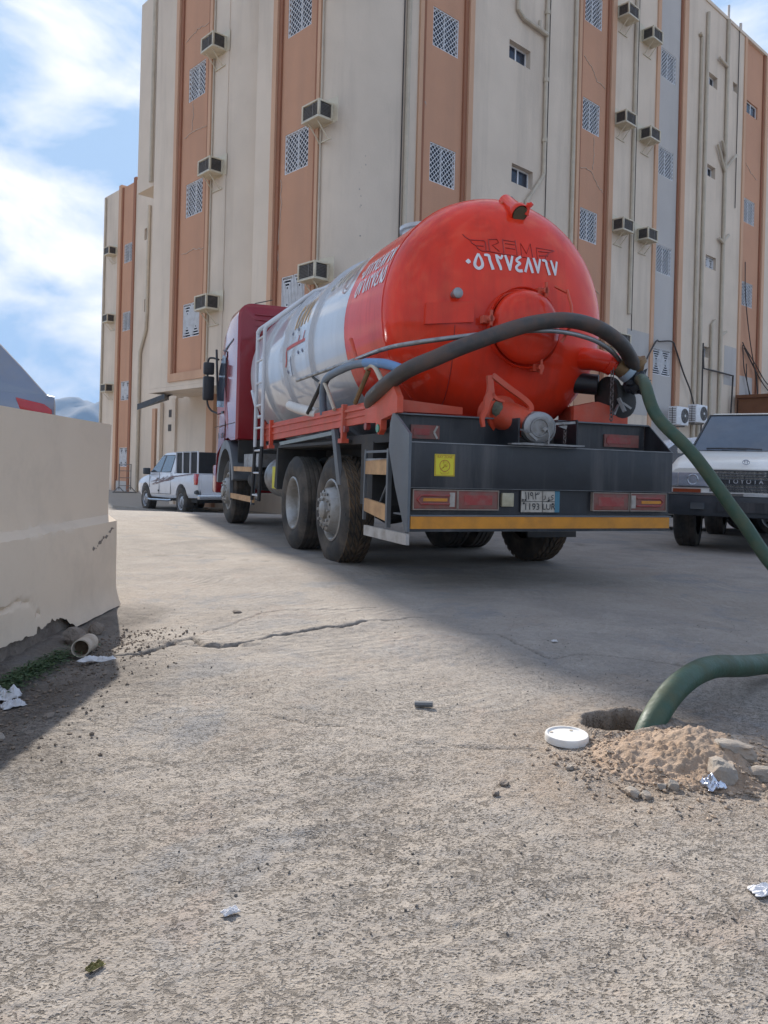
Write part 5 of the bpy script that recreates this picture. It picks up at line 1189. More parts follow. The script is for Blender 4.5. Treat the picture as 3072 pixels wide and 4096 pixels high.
for a, b_ in (((7.86, 1.25), (7.82, 2.84)), ((7.82, 2.84), (8.25, 2.92)), ((7.86, 1.62), (8.85, 1.62)), ((7.0, 1.62), (7.84, 1.62))): dl.bar((-0.002, *a), (-0.002, *b_), 0.012, 0.008)
dl.build('door_seam', m_chassis, cabo)
MB().box(-0.03, 0.0, 7.95, 8.12, 1.82, 1.86).build('door_handle', m_blk, cabo)
MB().prism([(7.28, 2.985), (8.10, 2.90), (8.10, 2.87), (7.28, 2.955)], 0, -0.006, 0.0).build('cab_trim_line', m_blk, cabo)
MB().prism([(8.05, 2.40), (8.62, 1.95), (8.62, 1.85), (8.05, 1.85), (7.6, 1.55), (7.6, 1.70)], 0, -0.004, 0.0).build('faded_decal', mat('pale_cab_decal', (0.35, 0.10, 0.11), 0.4), cabo)
for y_, z_ in ((8.05, 1.45), (8.40, 1.45)): MB().box(-0.006, 0.0, y_, y_+0.06, z_-0.04, z_+0.05).build('small_emblem', m_blk, cabo)
# fender of the front wheel, step, mirror
fd = MB(); R0, R1 = 0.62, 0.76; pts = []
for k in range(15):
    a = radians(5)+radians(165)*k/14; pts.append((7.62+R0*cos(a)*1.0, 0.60+R0*sin(a)))
outp = [(7.62+R1*cos(radians(170)-radians(165)*k/14), 0.60+R1*sin(radians(170)-radians(165)*k/14)) for k in range(15)]
fd.prism(pts + outp, 0, -0.03, 0.45); fd.build('front_fender', m_slate, TK, smooth=35)
fd = MB(); fd.prism(pts + outp, 0, 2.0, 2.48); fd.build('front_fender', m_slate, TK, smooth=35)
mi = MB().tube(spline([(0.02, 8.75, 2.82), (-0.08, 8.88, 2.86), (-0.14, 8.92, 2.80), (-0.14, 8.93, 2.4), (-0.14, 8.92, 2.08), (-0.08, 8.88, 1.93), (0.03, 8.75, 1.86)], 5), 0.018, 8).build('mirror_arm', m_blk, TK, smooth=50)
MB().box(-0.225, -0.035, 8.85, 8.95, 2.56, 2.78).build('upper_mirror', m_blk, mi, bevel=0.03); MB().box(-0.225, -0.03, 8.85, 8.96, 2.10, 2.53).build('main_mirror', m_blk, mi, bevel=0.03)
MB().tube([(0.02, 8.72, 2.0), (-0.02, 8.78, 3.0)], 0.02, 8).build('a_pillar_trim', m_blk, TK, smooth=40)
MB().tube([(0.25, 7.3, 3.48), (0.32, 7.2, 3.56), (0.55, 7.0, 3.60)], 0.008, 5).build('aerial', m_blk, TK)
MB().box(0.15, 2.30, 9.16, 9.22, 1.95, 2.62).build('windscreen', m_glass, TK)
MB().box(0.05, 2.40, 8.95, 9.30, 0.45, 0.95).build('front_bumper', m_cab, TK, bevel=0.03)

# ------------------------------------------------------------------ hoses
hp_ = spline([(0.30, 1.35, 1.36), (0.02, 0.95, 1.50), (-0.03, 0.60, 1.585), (0.03, 0.22, 1.70), (0.22, 0.09, 1.80), (0.43, 0.05, 1.90), (0.84, 0.03, 2.065), (1.10, 0.03, 2.145), (1.38, 0.04, 2.19), (1.68, 0.06, 2.16), (1.95, 0.12, 2.07), (2.12, 0.20, 1.98), (2.24, 0.28, 1.90)], 7)
tag(MB(TT).tube(hp_, 0.064, 16).build('suction_hose', m_hose, None, smooth=50), 'thick dark hose arching across the red rear of the tanker', 'hose')
g0 = TT((2.30, 0.28, 1.79))
gp = [tuple(g0), (2.01, 6.17, 1.66), (2.04, 5.95, 1.385), (2.25, 5.75, 1.09), (2.55, 5.62, 0.63), (2.80, 5.45, 0.25), (3.25, 5.1, 0.06), (3.7, 4.6, 0.05), (3.6, 4.05, 0.05), (3.0, 3.85, 0.05), (2.35, 3.85, 0.055), (1.87, 3.72, 0.065), (1.62, 3.50, 0.10), (1.36, 3.26, 0.145), (1.16, 3.06, 0.12), (1.02, 2.92, 0.03), (0.945, 2.85, -0.10), (0.92, 2.84, -0.3)]
tag(MB().tube(spline(gp, 8), 0.047, 16).build('green_hose', m_green, None, smooth=50), 'long green suction hose running from the tanker coupling down into the ground hole', 'hose')
# ------------------------------------------------------------------ cars
def gh_x(z, xb, xr, zb, zr): t = min(1, max(0, (z-zb)/(zr-zb))); return xb + (xr-xb)*t
def ghouse(poly, xb, xr, zb, zr, off=0.0, T=None, side=0):
    """cabin volume (side=0) or a thin side glass polygon (side=+-1) lying on the cabin flank; poly in (y, z)"""
    mb = MB(T); n = len(poly)
    if side == 0:
        vs_ = [(-gh_x(z, xb, xr, zb, zr), y, z) for y, z in poly] + [(gh_x(z, xb, xr, zb, zr), y, z) for y, z in poly]
    else:
        vs_ = [(side*(gh_x(z, xb, xr, zb, zr)-0.01), y, z) for y, z in poly] + [(side*(gh_x(z, xb, xr, zb, zr)+off), y, z) for y, z in poly]
    return mb.add(vs_, [tuple(range(n))[::-1], tuple(range(n, 2*n))] + [(i, (i+1) % n, n+(i+1) % n, n+i) for i in range(n)])
def shell(stations):
    """lower body: stations (y, zbot, zside, ztop, xbot, xside, xtop)"""
    mb = MB(); rings = []
    for y, zb, zs, zt, xb, xs_, xt in stations:
        h = [(xb, zb), (xs_, zb+0.10), (xs_+0.015, zs), (xs_, zs+(zt-zs)*0.6), (xt, zt-0.012), (xt-0.06, zt)]
        rings.append([(x, y, z) for x, z in h] + [(-x, y, z) for x, z in h[::-1]])
    n = len(rings[0])
    return mb.add([p for r in rings for p in r], [(i*n+k, i*n+(k+1) % n, (i+1)*n+(k+1) % n, (i+1)*n+k) for i in range(len(rings)-1) for k in range(n)] + [tuple(range(n))[::-1], tuple((len(rings)-1)*n+k for k in range(n))])
def car_wheel(par, x, y, R, W, m_r, nsp=8, style='steel'):
    r = bpy.data.objects.new('wheel', None); COL.objects.link(r); r.parent = par; r.location = (x, y, R-0.005)
    s_ = 1 if x < 0 else -1; T = lambda p: Vector((p.x*s_, p.y, p.z)); k = R*0.60
    ty = MB(T).lathe([(k, 0.03), (k+0.01, 0.0), (R*0.86, -0.008), (R-0.02, 0.01), (R, 0.035), (R, W-0.035), (R-0.02, W-0.01), (k, W-0.01)], (0,0,0), 'x', 40).build('tyre', m_tyre, r, smooth=35)
    g = MB(T)
    for x1 in (0.045, 0.045+W*0.3, 0.045+W*0.6): g.lathe([(R-0.004, x1), (R+0.006, x1+0.005), (R+0.006, x1+W*0.2), (R-0.004, x1+W*0.2+0.005)], (0,0,0), 'x', 40)
    g.build('tread', m_tyre, ty)
    rm = MB(T).lathe([(k+0.004, 0.03), (k+0.006, 0.006), (k-0.012, 0.012), (k-0.02, 0.05), (k*0.72, 0.045), (k*0.55, 0.02), (k*0.3, 0.012), (k*0.28, -0.01), (0.001, -0.012)], (0,0,0), 'x', 32).build('rim', m_r, r, smooth=35)
    hb = MB(T)
    for j in range(nsp):
        a = 2*pi*j/nsp; hb.cyl((0.03, k*0.70*cos(a), k*0.70*sin(a)), k*0.11, 0.02, 'x', 10, r2=k*0.09)
    tag(hb.build('hand_holes', m_chassis, rm), kind='stuff'); return r
def arches(par, ys_, R, x, z=None):
    out = []
    for y in ys_:
        for s_ in (-1, 1): out.append(MB().cyl((s_*x-0.35, y, (z or R)), R*1.0, 0.7, 'x', 36).mesh('c'))
    return out
m_wcar = mat('white_car_paint', (0.66, 0.68, 0.72), 0.28, var=0.02, coat=0.5, dirt=(0.5, 0.47, 0.43), dirt_amt=0.35, ds=2.5)
m_beige = mat('faded_white_suv_paint', (0.80, 0.78, 0.72), 0.32, var=0.04, coat=0.4, dirt=(0.45, 0.42, 0.36), dirt_amt=0.4, ds=2)
m_gsuv = mat('grey_metallic_paint', (0.22, 0.25, 0.31), 0.32, metal=0.35, var=0.04, coat=0.5, dirt=(0.3, 0.27, 0.24), dirt_amt=0.4, ds=2.5)
m_plast = mat('dark_bumper_plastic', (0.035, 0.042, 0.05), 0.5, var=0.1, dirt=(0.10, 0.10, 0.10), dirt_amt=0.5, ds=3)
m_chrome = mat('dull_chrome', (0.45, 0.47, 0.50), 0.2, metal=0.9, var=0.05)
m_tail = mat('bright_red_lens', (0.45, 0.015, 0.02), 0.2, var=0.15, vs_=8, coat=0.5)
m_tint = glass('tinted_car_glass', (0.015, 0.018, 0.022)); m_cglass = glass('grey_car_glass', (0.06, 0.075, 0.09), 0.04)
m_rimw = mat('silver_rim', (0.38, 0.39, 0.41), 0.35, metal=0.6, var=0.1, dirt=(0.2, 0.17, 0.13), dirt_amt=0.4, ds=6)
# --- white pickup by the side entrance
PU = thing('pickup_truck', 'white double cab pickup with striped flank and black covered bed, nose pointing left', 'pickup', (-5.02, 23.45, -0.455), radians(35))
PU.rotation_euler = (radians(-0.6), 0, radians(35)); PU.location = (-5.02-0.574*1.35, 23.0+0.819*1.35, -0.50)
bd = shell([(-2.62, 0.62, 0.95, 1.16, .84, .88, .86), (-2.52, 0.52, 0.95, 1.20, .88, .915, .90), (-1.45, 0.50, 0.95, 1.20, .88, .92, .90), (-0.6, 0.46, 0.95, 1.19, .88, .92, .90), (0.6, 0.46, 0.92, 1.16, .88, .92, .90), (1.45, 0.46, 0.90, 1.14, .88, .92, .88), (2.2, 0.48, 0.85, 1.06, .86, .90, .82), (2.55, 0.50, 0.80, 0.97, .78, .84, .74), (2.68, 0.55, 0.75, 0.88, .66, .72, .62)])
pb = bd.build('body', m_wcar, PU, smooth=38); cut(pb, arches(PU, (-1.45, 1.63), 0.47, 1.0, 0.42)); pb.data.materials.clear(); pb.data.materials.append(m_wcar)
MB().box(-0.78, 0.78, -2.3, 2.3, 0.38, 0.62).build('underbody', m_chassis, PU)
cabp = [(-0.78, 1.17), (-0.70, 1.60), (-0.52, 1.77), (-0.1, 1.815), (0.45, 1.80), (0.72, 1.72), (1.42, 1.14)]
gp_ = (0.90, 0.68, 1.17, 1.80)
cb = ghouse(cabp, *gp_).build('cabin', m_wcar, PU, bevel=0.03)
for s_ in (-1, 1):
    ghouse([(0.42, 1.22), (0.40, 1.70), (0.62, 1.70), (1.22, 1.24)], *gp_, off=0.006, side=s_).build('front_side_window', m_cglass, cb)
    ghouse([(-0.45, 1.24), (-0.38, 1.70), (0.28, 1.715), (0.30, 1.22)], *gp_, off=0.006, side=s_).build('rear_side_window', m_cglass, cb)
    ghouse([(-0.52, 1.21), (-0.43, 1.735), (0.62, 1.735), (1.30, 1.21)], *gp_, off=0.003, side=s_).build('window_seal', m_blk, cb)
    dm = MB()
    for y0, z0, y1, z1 in ((0.36, 0.58, 0.36, 1.2), (-0.62, 0.58, -0.62, 1.2), (1.22, 0.75, 1.25, 1.2), (-0.62, 0.58, 1.1, 0.56)): dm.bar((s_*0.937, y0, z0), (s_*0.925, y1, z1), 0.012, 0.01)
    dm.build('door_seam', m_plast, pb)
    MB().box(s_*0.92, s_*0.96, 0.45, 0.60, 1.02, 1.05).build('door_handle', m_chrome, pb); MB().box(s_*0.92, s_*0.96, -0.50, -0.35, 1.03, 1.06).build('door_handle', m_chrome, pb)
    MB().box(s_*0.92, s_*1.12, 1.18, 1.34, 1.14, 1.34).build('wing_mirror', m_plast, PU, bevel=0.03)
    MB().prism([(-2.60, 0.88), (-2.62, 0.95), (-2.60, 1.18), (-2.42, 1.19), (-2.40, 1.05), (-2.46, 0.88)], 0, s_*0.86, s_*0.945).build('tail_light', m_tail, PU, bevel=0.01)
    car_wheel(PU, s_*0.93, -1.45, 0.39, 0.25, m_rimw); car_wheel(PU, s_*0.93, 1.63, 0.39, 0.25, m_rimw)
    MB().tube([(s_*0.98, -0.85, 0.42), (s_*1.0, -0.6, 0.40), (s_*1.0, 1.0, 0.38), (s_*0.97, 1.15, 0.40)], 0.035, 8).build('side_step', m_chrome, PU, smooth=40)
    # swirl of thin stripes along the flank
    stp = MB(); random.seed(11)
    for k in range(22):
        y0 = 1.15-1.5*(k/22)**1.1 - 0.15*random.random(); ln = 0.5+0.5*random.random(); zc = 0.86+0.20*(1.15-y0)/2.0 + random.uniform(-.07, .07)*(1-0.5*k/22)
        pts = [(s_*0.939, y0, zc, 0.3), (s_*0.94, y0-ln*0.4, zc+0.03, 1), (s_*0.939, y0-ln*0.8, zc+0.10, 0.3)]
        P_ = spline([p[:3] for p in pts], 3)
        for a, b_ in zip(P_, P_[1:]): stp.bar(a, b_, 0.004, 0.017*random.uniform(.5, 1.2))
    for k in range(9):
        y0 = -0.5-0.2*k; z0 = 1.07+0.012*k; stp.bar((s_*0.938, y0, z0-.01*(k % 2)), (s_*0.936, y0-0.25, z0+0.02), 0.004, 0.022)
    tag(stp.build('flank_stripes', mat('grey_maroon_decal', (0.16, 0.10, 0.11), 0.4, var=0.3, vs_=10), pb, merge=False), kind='stuff')
    MB().cyl((s_*0.925, 0.42, 0.66), 0.028, s_*0.02, 'x', 10).build('flank_badge', m_plast, pb)
cg = MB(); cg.box(-0.84, 0.84, -2.50, -0.80, 1.20, 1.78); cg.build('bed_cover', mat('black_canvas', (0.012, 0.013, 0.016), 0.7, var=0.3, vs_=5), PU, bevel=0.04)
for y_ in (-2.50, -1.95, -1.38, -0.86):
    for s_ in (-1, 1): MB().bar((s_*0.86, y_, 1.2), (s_*0.86, y_, 1.80), 0.035).build('cage_post', m_wcar, PU)
MB().bar((-0.86, -2.50, 1.79), (-0.86, -0.86, 1.79), 0.03).bar((0.86, -2.50, 1.79), (0.86, -0.86, 1.79), 0.03).build('cage_rail', m_rimw, PU)
MB().box(-0.80, 0.80, -2.66, -2.60, 0.60, 1.16).build('tailgate', m_wcar, PU, bevel=0.01)
MB().box(-0.90, 0.90, -2.78, -2.60, 0.48, 0.62).build('rear_bumper', m_chrome, PU, bevel=0.02)
MB().prism([(-2.62, 0.74), (-2.45, 0.70), (-2.45, 0.64), (-2.62, 0.62)], 0, -0.935, -0.80).build('bumper_corner', m_plast, PU)
ws = MB(); a = gh_x(1.72, *gp_)-0.05; b_ = gh_x(1.17, *gp_)-0.06
ws.add([(-b_, 1.405, 1.165), (b_, 1.405, 1.165), (a, 0.735, 1.72), (-a, 0.735, 1.72), (-b_, 1.38, 1.155), (b_, 1.38, 1.155), (a, 0.71, 1.71), (-a, 0.71, 1.71)], [(0,1,2,3), (4,7,6,5), (0,4,5,1), (2,6,7,3), (1,5,6,2), (0,3,7,4)]); ws.build('windscreen', m_cglass, cb)
# --- off-roader facing the viewer at the right edge
LC = thing('off_roader', 'faded white boxy off-roader facing the viewer at the right edge, black bumper', 'car', (5.66, 11.88, 0.0), radians(150)); LC.scale = (1, 1, 1.04)
bd = shell([(-2.35, 0.60, 0.95, 1.30, .85, .90, .88), (-2.2, 0.50, 0.95, 1.33, .90, .94, .92), (-1.0, 0.48, 0.95, 1.33, .90, .95, .92), (0.75, 0.48, 0.95, 1.30, .90, .95, .90), (1.1, 0.50, 0.93, 1.26, .90, .95, .88), (1.9, 0.55, 0.90, 1.17, .90, .95, .87), (2.16, 0.60, 0.88, 1.09, .89, .94, .86), (2.24, 0.62, 0.85, 1.02, .87, .91, .84)])
lb = bd.build('body', m_beige, LC, smooth=38); cut(lb, arches(LC, (-1.43, 1.43), 0.49, 1.0, 0.42)); lb.data.materials.clear(); lb.data.materials.append(m_beige)
MB().box(-0.80, 0.80, -2.2, 2.1, 0.42, 0.70).build('underbody', m_chassis, LC)
gl = (0.90, 0.71, 1.28, 1.86)
lcp = [(-2.28, 1.29), (-2.12, 1.74), (-2.0, 1.83), (-1.0, 1.88), (-0.1, 1.87), (0.16, 1.82), (0.92, 1.26)]
cb = ghouse(lcp, *gl).build('cabin', m_beige, LC, bevel=0.035)
ws = MB(); a = gh_x(1.80, *gl)-0.035; b_ = gh_x(1.27, *gl)-0.05
def lerp3(p, q, t): return tuple(p[i]+(q[i]-p[i])*t for i in range(3))
B0, B1, T0, T1 = (-b_, 0.925, 1.275), (b_, 0.925, 1.275), (a, 0.195, 1.812), (-a, 0.195, 1.812)
dn = (0, -0.03, -0.03); pts_ = []
for p in (B0, B1, T0, T1): pts_.append(p)
ws.add(pts_ + [tuple(p[i]+dn[i] for i in range(3)) for p in pts_], [(0,1,2,3), (4,7,6,5), (0,4,5,1), (2,6,7,3), (1,5,6,2), (0,3,7,4)]); ws.build('windscreen', m_cglass, cb)
sl = MB().bar((-b_-.01, 0.93, 1.28), (-a-.01, 0.19, 1.825), 0.022, 0.02).bar((b_+.01, 0.93, 1.28), (a+.01, 0.19, 1.825), 0.022, 0.02).bar((-a, 0.185, 1.822), (a, 0.185, 1.822), 0.02, 0.02).bar((-b_, 0.94, 1.275), (b_, 0.94, 1.275), 0.03, 0.02); sl.build('windscreen_seal', m_blk, cb)
for s_ in (-1, 1):
    ghouse([(-0.35, 1.34), (-0.32, 1.76), (0.12, 1.75), (0.66, 1.34)], *gl, off=0.006, side=s_).build('side_window', m_tint, cb)
    ghouse([(-1.35, 1.34), (-1.33, 1.77), (-0.45, 1.77), (-0.45, 1.34)], *gl, off=0.006, side=s_).build('side_window', m_tint, cb)
    car_wheel(LC, s_*0.93, 1.43, 0.385, 0.28, m_rimw); car_wheel(LC, s_*0.93, -1.43, 0.385, 0.28, m_rimw)
    hl = MB().box(s_*0.44, s_*0.80, 2.19, 2.262, 0.80, 0.965).build('headlight', mat('headlight_glass', (0.30, 0.32, 0.36), 0.08, var=0.2, vs_=14, coat=0.6), LC, bevel=0.01)
    MB().box(s_*0.805, s_*0.925, 2.10, 2.245, 0.80, 0.965).build('corner_lens', mat('headlight_glass', (0.3, 0.3, 0.3)), hl, bevel=0.01)
    MB().ring((s_*0.62, 2.262, 0.882), 0.062, 0.008, 'y', 20, 6).build('lamp_bowl', m_chrome, hl, smooth=50)
    MB().box(s_*0.42, s_*0.93, 2.20, 2.256, 0.785, 0.797).build('lamp_trim', m_plast, LC)
    MB().box(s_*0.52, s_*0.86, 2.20, 2.27, 0.722, 0.765).build('turn_signal', mat('deep_amber_lens', (0.26, 0.05, 0.015), 0.3), LC)
    MB().box(s_*0.87, s_*1.06, 0.78, 0.88, 1.24, 1.44).build('wing_mirror', m_beige, LC, bevel=0.035)
    MB().bar((s_*0.84, 0.80, 1.26), (s_*0.95, 0.84, 1.30), 0.05).build('mirror_stalk', m_beige, LC)
    fl = []
    q0 = [(1.43+0.50*cos(t), 0.42+0.50*sin(t)) for t in [pi*k/14 for k in range(15)]]; q1 = [(1.43+0.57*cos(t), 0.42+0.57*sin(t)) for t in [pi*(14-k)/14 for k in range(15)]]
    MB().prism(q0+q1, 0, s_*0.90, s_*0.985).build('arch_flare', m_beige, LC, smooth=35)
    MB().tube(spline([(s_*0.10+0.02, 0.99, 1.30), (s_*0.10+0.25, 0.93, 1.315), (s_*0.1+0.55, 0.90, 1.315)], 4), [0.012]*9, 6).build('wiper', m_blk, LC)
gr = MB(); gr.box(-0.42, 0.42, 2.22, 2.24, 0.735, 0.99); g_ = gr.build('grille', m_plast, LC)
for k in range(7):
    z_ = 0.752+0.034*k
    if k in (3,): continue
    MB().box(-0.40, 0.40, 2.24, 2.262, z_, z_+0.010).build('grille_slat', mat('grille_slat_grey', (0.10, 0.11, 0.12), 0.4), g_)
MB().box(-0.41, 0.41, 2.24, 2.256, 0.835, 0.90).build('badge_bar', m_blk, g_)
me = text_mesh('TOYOTA', 0.075, spacing=1.55); put('maker_lettering', map_mesh(me, lambda p: Vector((-p.x, 2.259, 0.867+p.y))), mat('chrome_letters', (0.55, 0.56, 0.58), 0.4), g_)
MB().box(-0.44, 0.44, 2.20, 2.252, 0.992, 1.006).build('bonnet_gap', m_plast, LC)
for k, (a_, b__) in enumerate(((0.045, 0.030), (0.018, 0.026), (0.030, 0.013))):
    pass
em2 = MB()
for rx, rz in ((0.040, 0.028), (0.016, 0.026)):
    em2.tube([(rx*cos(t), 2.215+0.0*t, 1.105+rz*sin(t)) for t in [2*pi*j/18 for j in range(18)]], 0.004, 5, close=True)
em2.tube([(0.028*cos(t), 2.215, 1.118+0.009*sin(t)) for t in [2*pi*j/14 for j in range(14)]], 0.004, 5, close=True)
em2.build('bonnet_emblem', m_chrome, LC, smooth=50)
bp_ = MB(); 
secs_ = [(-1.0, 2.05), (-0.97, 2.25), (-0.80, 2.37), (0, 2.42), (0.80, 2.37), (0.97, 2.25), (1.0, 2.05)]
n = len(secs_); bp_.add([(x, y, z) for x, y in secs_ for z in (0.44, 0.69)], [(2*i, 2*i+2, 2*i+3, 2*i+1) for i in range(n-1)] + [tuple(2*i+1 for i in range(n)), tuple(2*i for i in range(n))[::-1], (0, 1, 2*n-1, 2*n-2)]); bp_.build('front_bumper', m_plast, LC, bevel=0.015)
MB().add([(x*1.002, y+0.004, z) for x, y in secs_ for z in (0.692, 0.722)], [(2*i, 2*i+2, 2*i+3, 2*i+1) for i in range(n-1)] + [tuple(2*i+1 for i in range(n)), tuple(2*i for i in range(n))[::-1], (0, 1, 2*n-1, 2*n-2)]).build('bumper_chrome_strip', m_chrome, LC)
MB().box(-0.30, 0.30, 2.42, 2.44, 0.50, 0.62).build('plate_holder', m_blk, LC); MB().box(-0.62, -0.45, 2.385, 2.41, 0.52, 0.60).build('fog_lamp', m_cglass, LC); MB().box(0.45, 0.62, 2.385, 2.41, 0.52, 0.60).build('fog_lamp', m_cglass, LC)
# --- generic closed car for the two half-seen ones
def small_car(name, label, loc, rz, m_p, L_, W_c, H_c, belt, clear, prof, wins, wheelR=0.35, tails=None):
    r = thing(name, label, 'car', loc, rz); w2 = W_c/2; hl_ = L_/2
    bd = shell([(-hl_, 0.5+clear, belt*0.75, belt-0.02, w2-.12, w2-.08, w2-.12), (-hl_+.12, .3+clear, belt*0.7, belt, w2-.05, w2-.02, w2-.06), (-hl_+.6, .28+clear, belt*0.7, belt, w2-.03, w2, w2-.04), (0.3, .28+clear, belt*0.7, belt, w2-.03, w2, w2-.04), (hl_-1.3, .28+clear, belt*0.7, belt-.02, w2-.03, w2, w2-.05), (hl_-.5, .3+clear, belt*0.66, belt-.14, w2-.05, w2-.03, w2-.12), (hl_-.1, .35+clear, belt*.6, belt-.28, w2-.15, w2-.1, w2-.2), (hl_, .4+clear, belt*.55, belt-.36, w2-.3, w2-.24, w2-.3)])
    b_ = bd.build('body', m_p, r, smooth=50); cut(b_, arches(r, (-hl_+.9, hl_-.9), wheelR*1.15, w2, wheelR)); b_.data.materials.clear(); b_.data.materials.append(m_p)
    g4 = (w2-.05, w2-.24, belt-.03, H_c); c_ = ghouse([(y, z) for y, z in prof], *g4).build('cabin', m_p, r, bevel=0.05)
    for s_ in (-1, 1):
        for q in wins:
            ghouse(q, *g4, off=0.006, side=s_).build('side_window', m_tint, c_); 
            cy = sum(p[0] for p in q)/len(q); cz = sum(p[1] for p in q)/len(q)
            ghouse([(cy+(y-cy)*1.10, cz+(z-cz)*1.14) for y, z in q], *g4, off=0.003, side=s_).build('window_trim', m_chrome, c_)
        for y_ in (-hl_+.9, hl_-.9): car_wheel(r, s_*(w2-.01), y_, wheelR, 0.22, m_rimw)
        if tails: MB().prism(tails, 0, s_*(w2-.16), s_*(w2-.005)).build('tail_light', m_tail, r, bevel=0.015)
    MB().box(-w2+.15, w2-.15, -hl_+.3, hl_-.3, 0.22+clear, .5+clear).build('underbody', m_chassis, r)
    return r, c_
SA = radians(112); f = (-sin(SA), cos(SA)); rt = (cos(SA), sin(SA)); cx, cy = -3.72+f[0]*2.3+rt[0]*.93, 8.75+f[1]*2.3+rt[1]*.93
SV, c_ = small_car('parked_suv', 'grey SUV parked on the raised yard behind the low wall, only its tail showing', (cx, cy, 0.50), SA, m_gsuv, 4.7, 1.92, 2.0, 1.18, 0.05,
  [(-2.32, 1.12), (-2.22, 1.23), (-2.0, 1.48), (-1.78, 1.72), (-1.6, 1.88), (-1.42, 1.97), (-1.1, 2.01), (-0.2, 2.02), (0.5, 1.90), (1.35, 1.14)], [[(-1.62, 1.30), (-1.45, 1.52), (-1.0, 1.62), (-1.0, 1.26)], [(-0.9, 1.22), (-0.9, 1.64), (0.0, 1.66), (0.0, 1.20)]],
  tails=[(-2.335, 0.92), (-2.33, 1.0), (-2.25, 1.06), (-1.96, 1.12), (-2.03, 0.92)])
MB().prism([(-1.62, 1.97), (-1.58, 2.01), (-1.2, 2.03), (-1.2, 1.98)], 0, -0.6, 0.6).build('roof_spoiler', m_gsuv, c_)
small_car('parked_car', 'pale parked car mostly hidden between the tanker bumper and the boxy off-roader', (5.62, 14.9, -0.05), radians(82), m_wcar, 4.5, 1.85, 1.74, 1.12, 0.05,
  [(-2.1, 1.10), (-1.9, 1.55), (-1.6, 1.70), (-0.3, 1.75), (0.35, 1.68), (1.25, 1.09)], [[(-0.1, 1.20), (-0.1, 1.60), (0.3, 1.60), (0.85, 1.18)], [(-1.1, 1.20), (-1.1, 1.61), (-0.22, 1.62), (-0.22, 1.20)], [(-1.85, 1.22), (-1.7, 1.58), (-1.2, 1.61), (-1.2, 1.2)]])
# brown timber crate/board behind the off-roader
m_rust = mat('rust_brown_board', (0.20, 0.085, 0.04), 0.8, var=0.12, vs_=6, dirt=(0.12, 0.06, 0.035), dirt_amt=0.5, ds=3)
t = thing('brown_skip', 'rust-brown flat-topped skip standing behind the boxy off-roader by the wall', 'skip', (0, 0, 0))
MB(TW).box(20.1, 29.0, -1.6, -0.2, -0.6, 4.20).build('side_panel', m_rust, t); MB(TW).box(20.02, 29.1, -1.68, -0.12, 4.12, 4.24).build('top_rim', m_rust, t)
# ------------------------------------------------------------------ low retaining wall on the left
m_lw = mat('beige_wall_plaster', (0.68, 0.56, 0.43), 0.88, var=0.05, vs_=0.8, bump=0.3, bs=9, dirt=(0.36, 0.30, 0.24), dirt_amt=0.5, ds=1.3, bd=0.015, dthr=(0.48, 0.8))
m_raw = mat('exposed_old_concrete', (0.24, 0.20, 0.165), 0.95, var=0.2, vs_=8, bump=0.8, bs=30, bd=0.03, dirt=(0.13, 0.10, 0.08), dirt_amt=0.6, ds=6)
RW = thing('retaining_wall', 'low beige rendered wall with cracked base on the left', 'wall')
NY, NZ = 150, 60; vs_ = []; fs_ = []
def wall_x(y, z):
    x = -1.765 + 0.03*(y-3.4)*-0.4
    k = max(0, min(1, (0.585-z)/0.03)); x += 0.055*k*k*(3-2*k)
    x += 0.04*max(0, (0.16-z)/0.16)**2 * (0.4+0.6*max(0, min(1, (y-3.9)/1.2)))
    x += 0.006*noise.noise(Vector((y*3, z*3, 2))) + 0.005*noise.noise(Vector((y*0.9, z*1.1, 5)))
    return x
def wall_base(y):   # lower edge of the render: broken away
    b = 0.03 + 0.02*noise.noise(Vector((y*2.3, 0, 0))) + 0.018*noise.noise(Vector((y*8, 3, 0))) + 0.01*noise.noise(Vector((y*25, 3, 0)))
    if y < 4.0: b += 0.035 + 0.03*max(0, (4.0-y))*0.5
    if 3.95 < y < 4.35: b += (0.06+0.035*noise.noise(Vector((y*30, 0, 0))))*(1-abs(y-4.15)/0.2)**0.3 if abs(y-4.15) < 0.2 else 0
    if y > 4.42: b *= 0.15
    return max(0.0, b)
ysw = [-3+ (i/30)*5.2 for i in range(30)] + [2.2+ i*(2.96/(NY-1)) for i in range(NY)]
crk = [(2.2, .30), (3.0, .27), (3.25, .245), (3.45, .26), (3.6, .235), (3.75, .255), (3.9, .22), (3.98, .16)]
for y in ysw:
    zb = wall_base(y)
    for j in range(NZ+1):
        z = zb + (1.175-zb)*(j/NZ); x = wall_x(y, z)
        if 2.2 < y < 3.99:
            zc = np.interp(y, [a for a, _ in crk], [b for _, b in crk]) + 0.015*noise.noise(Vector((y*18, 0, 0)))
            x -= 0.02*math.exp(-((z-zc)/0.008)**2)
        vs_.append((x, y, z))
n = NZ+1
for i in range(len(ysw)-1):
    for j in range(NZ): a = i*n+j; fs_.append((a, a+n, a+n+1, a+1))
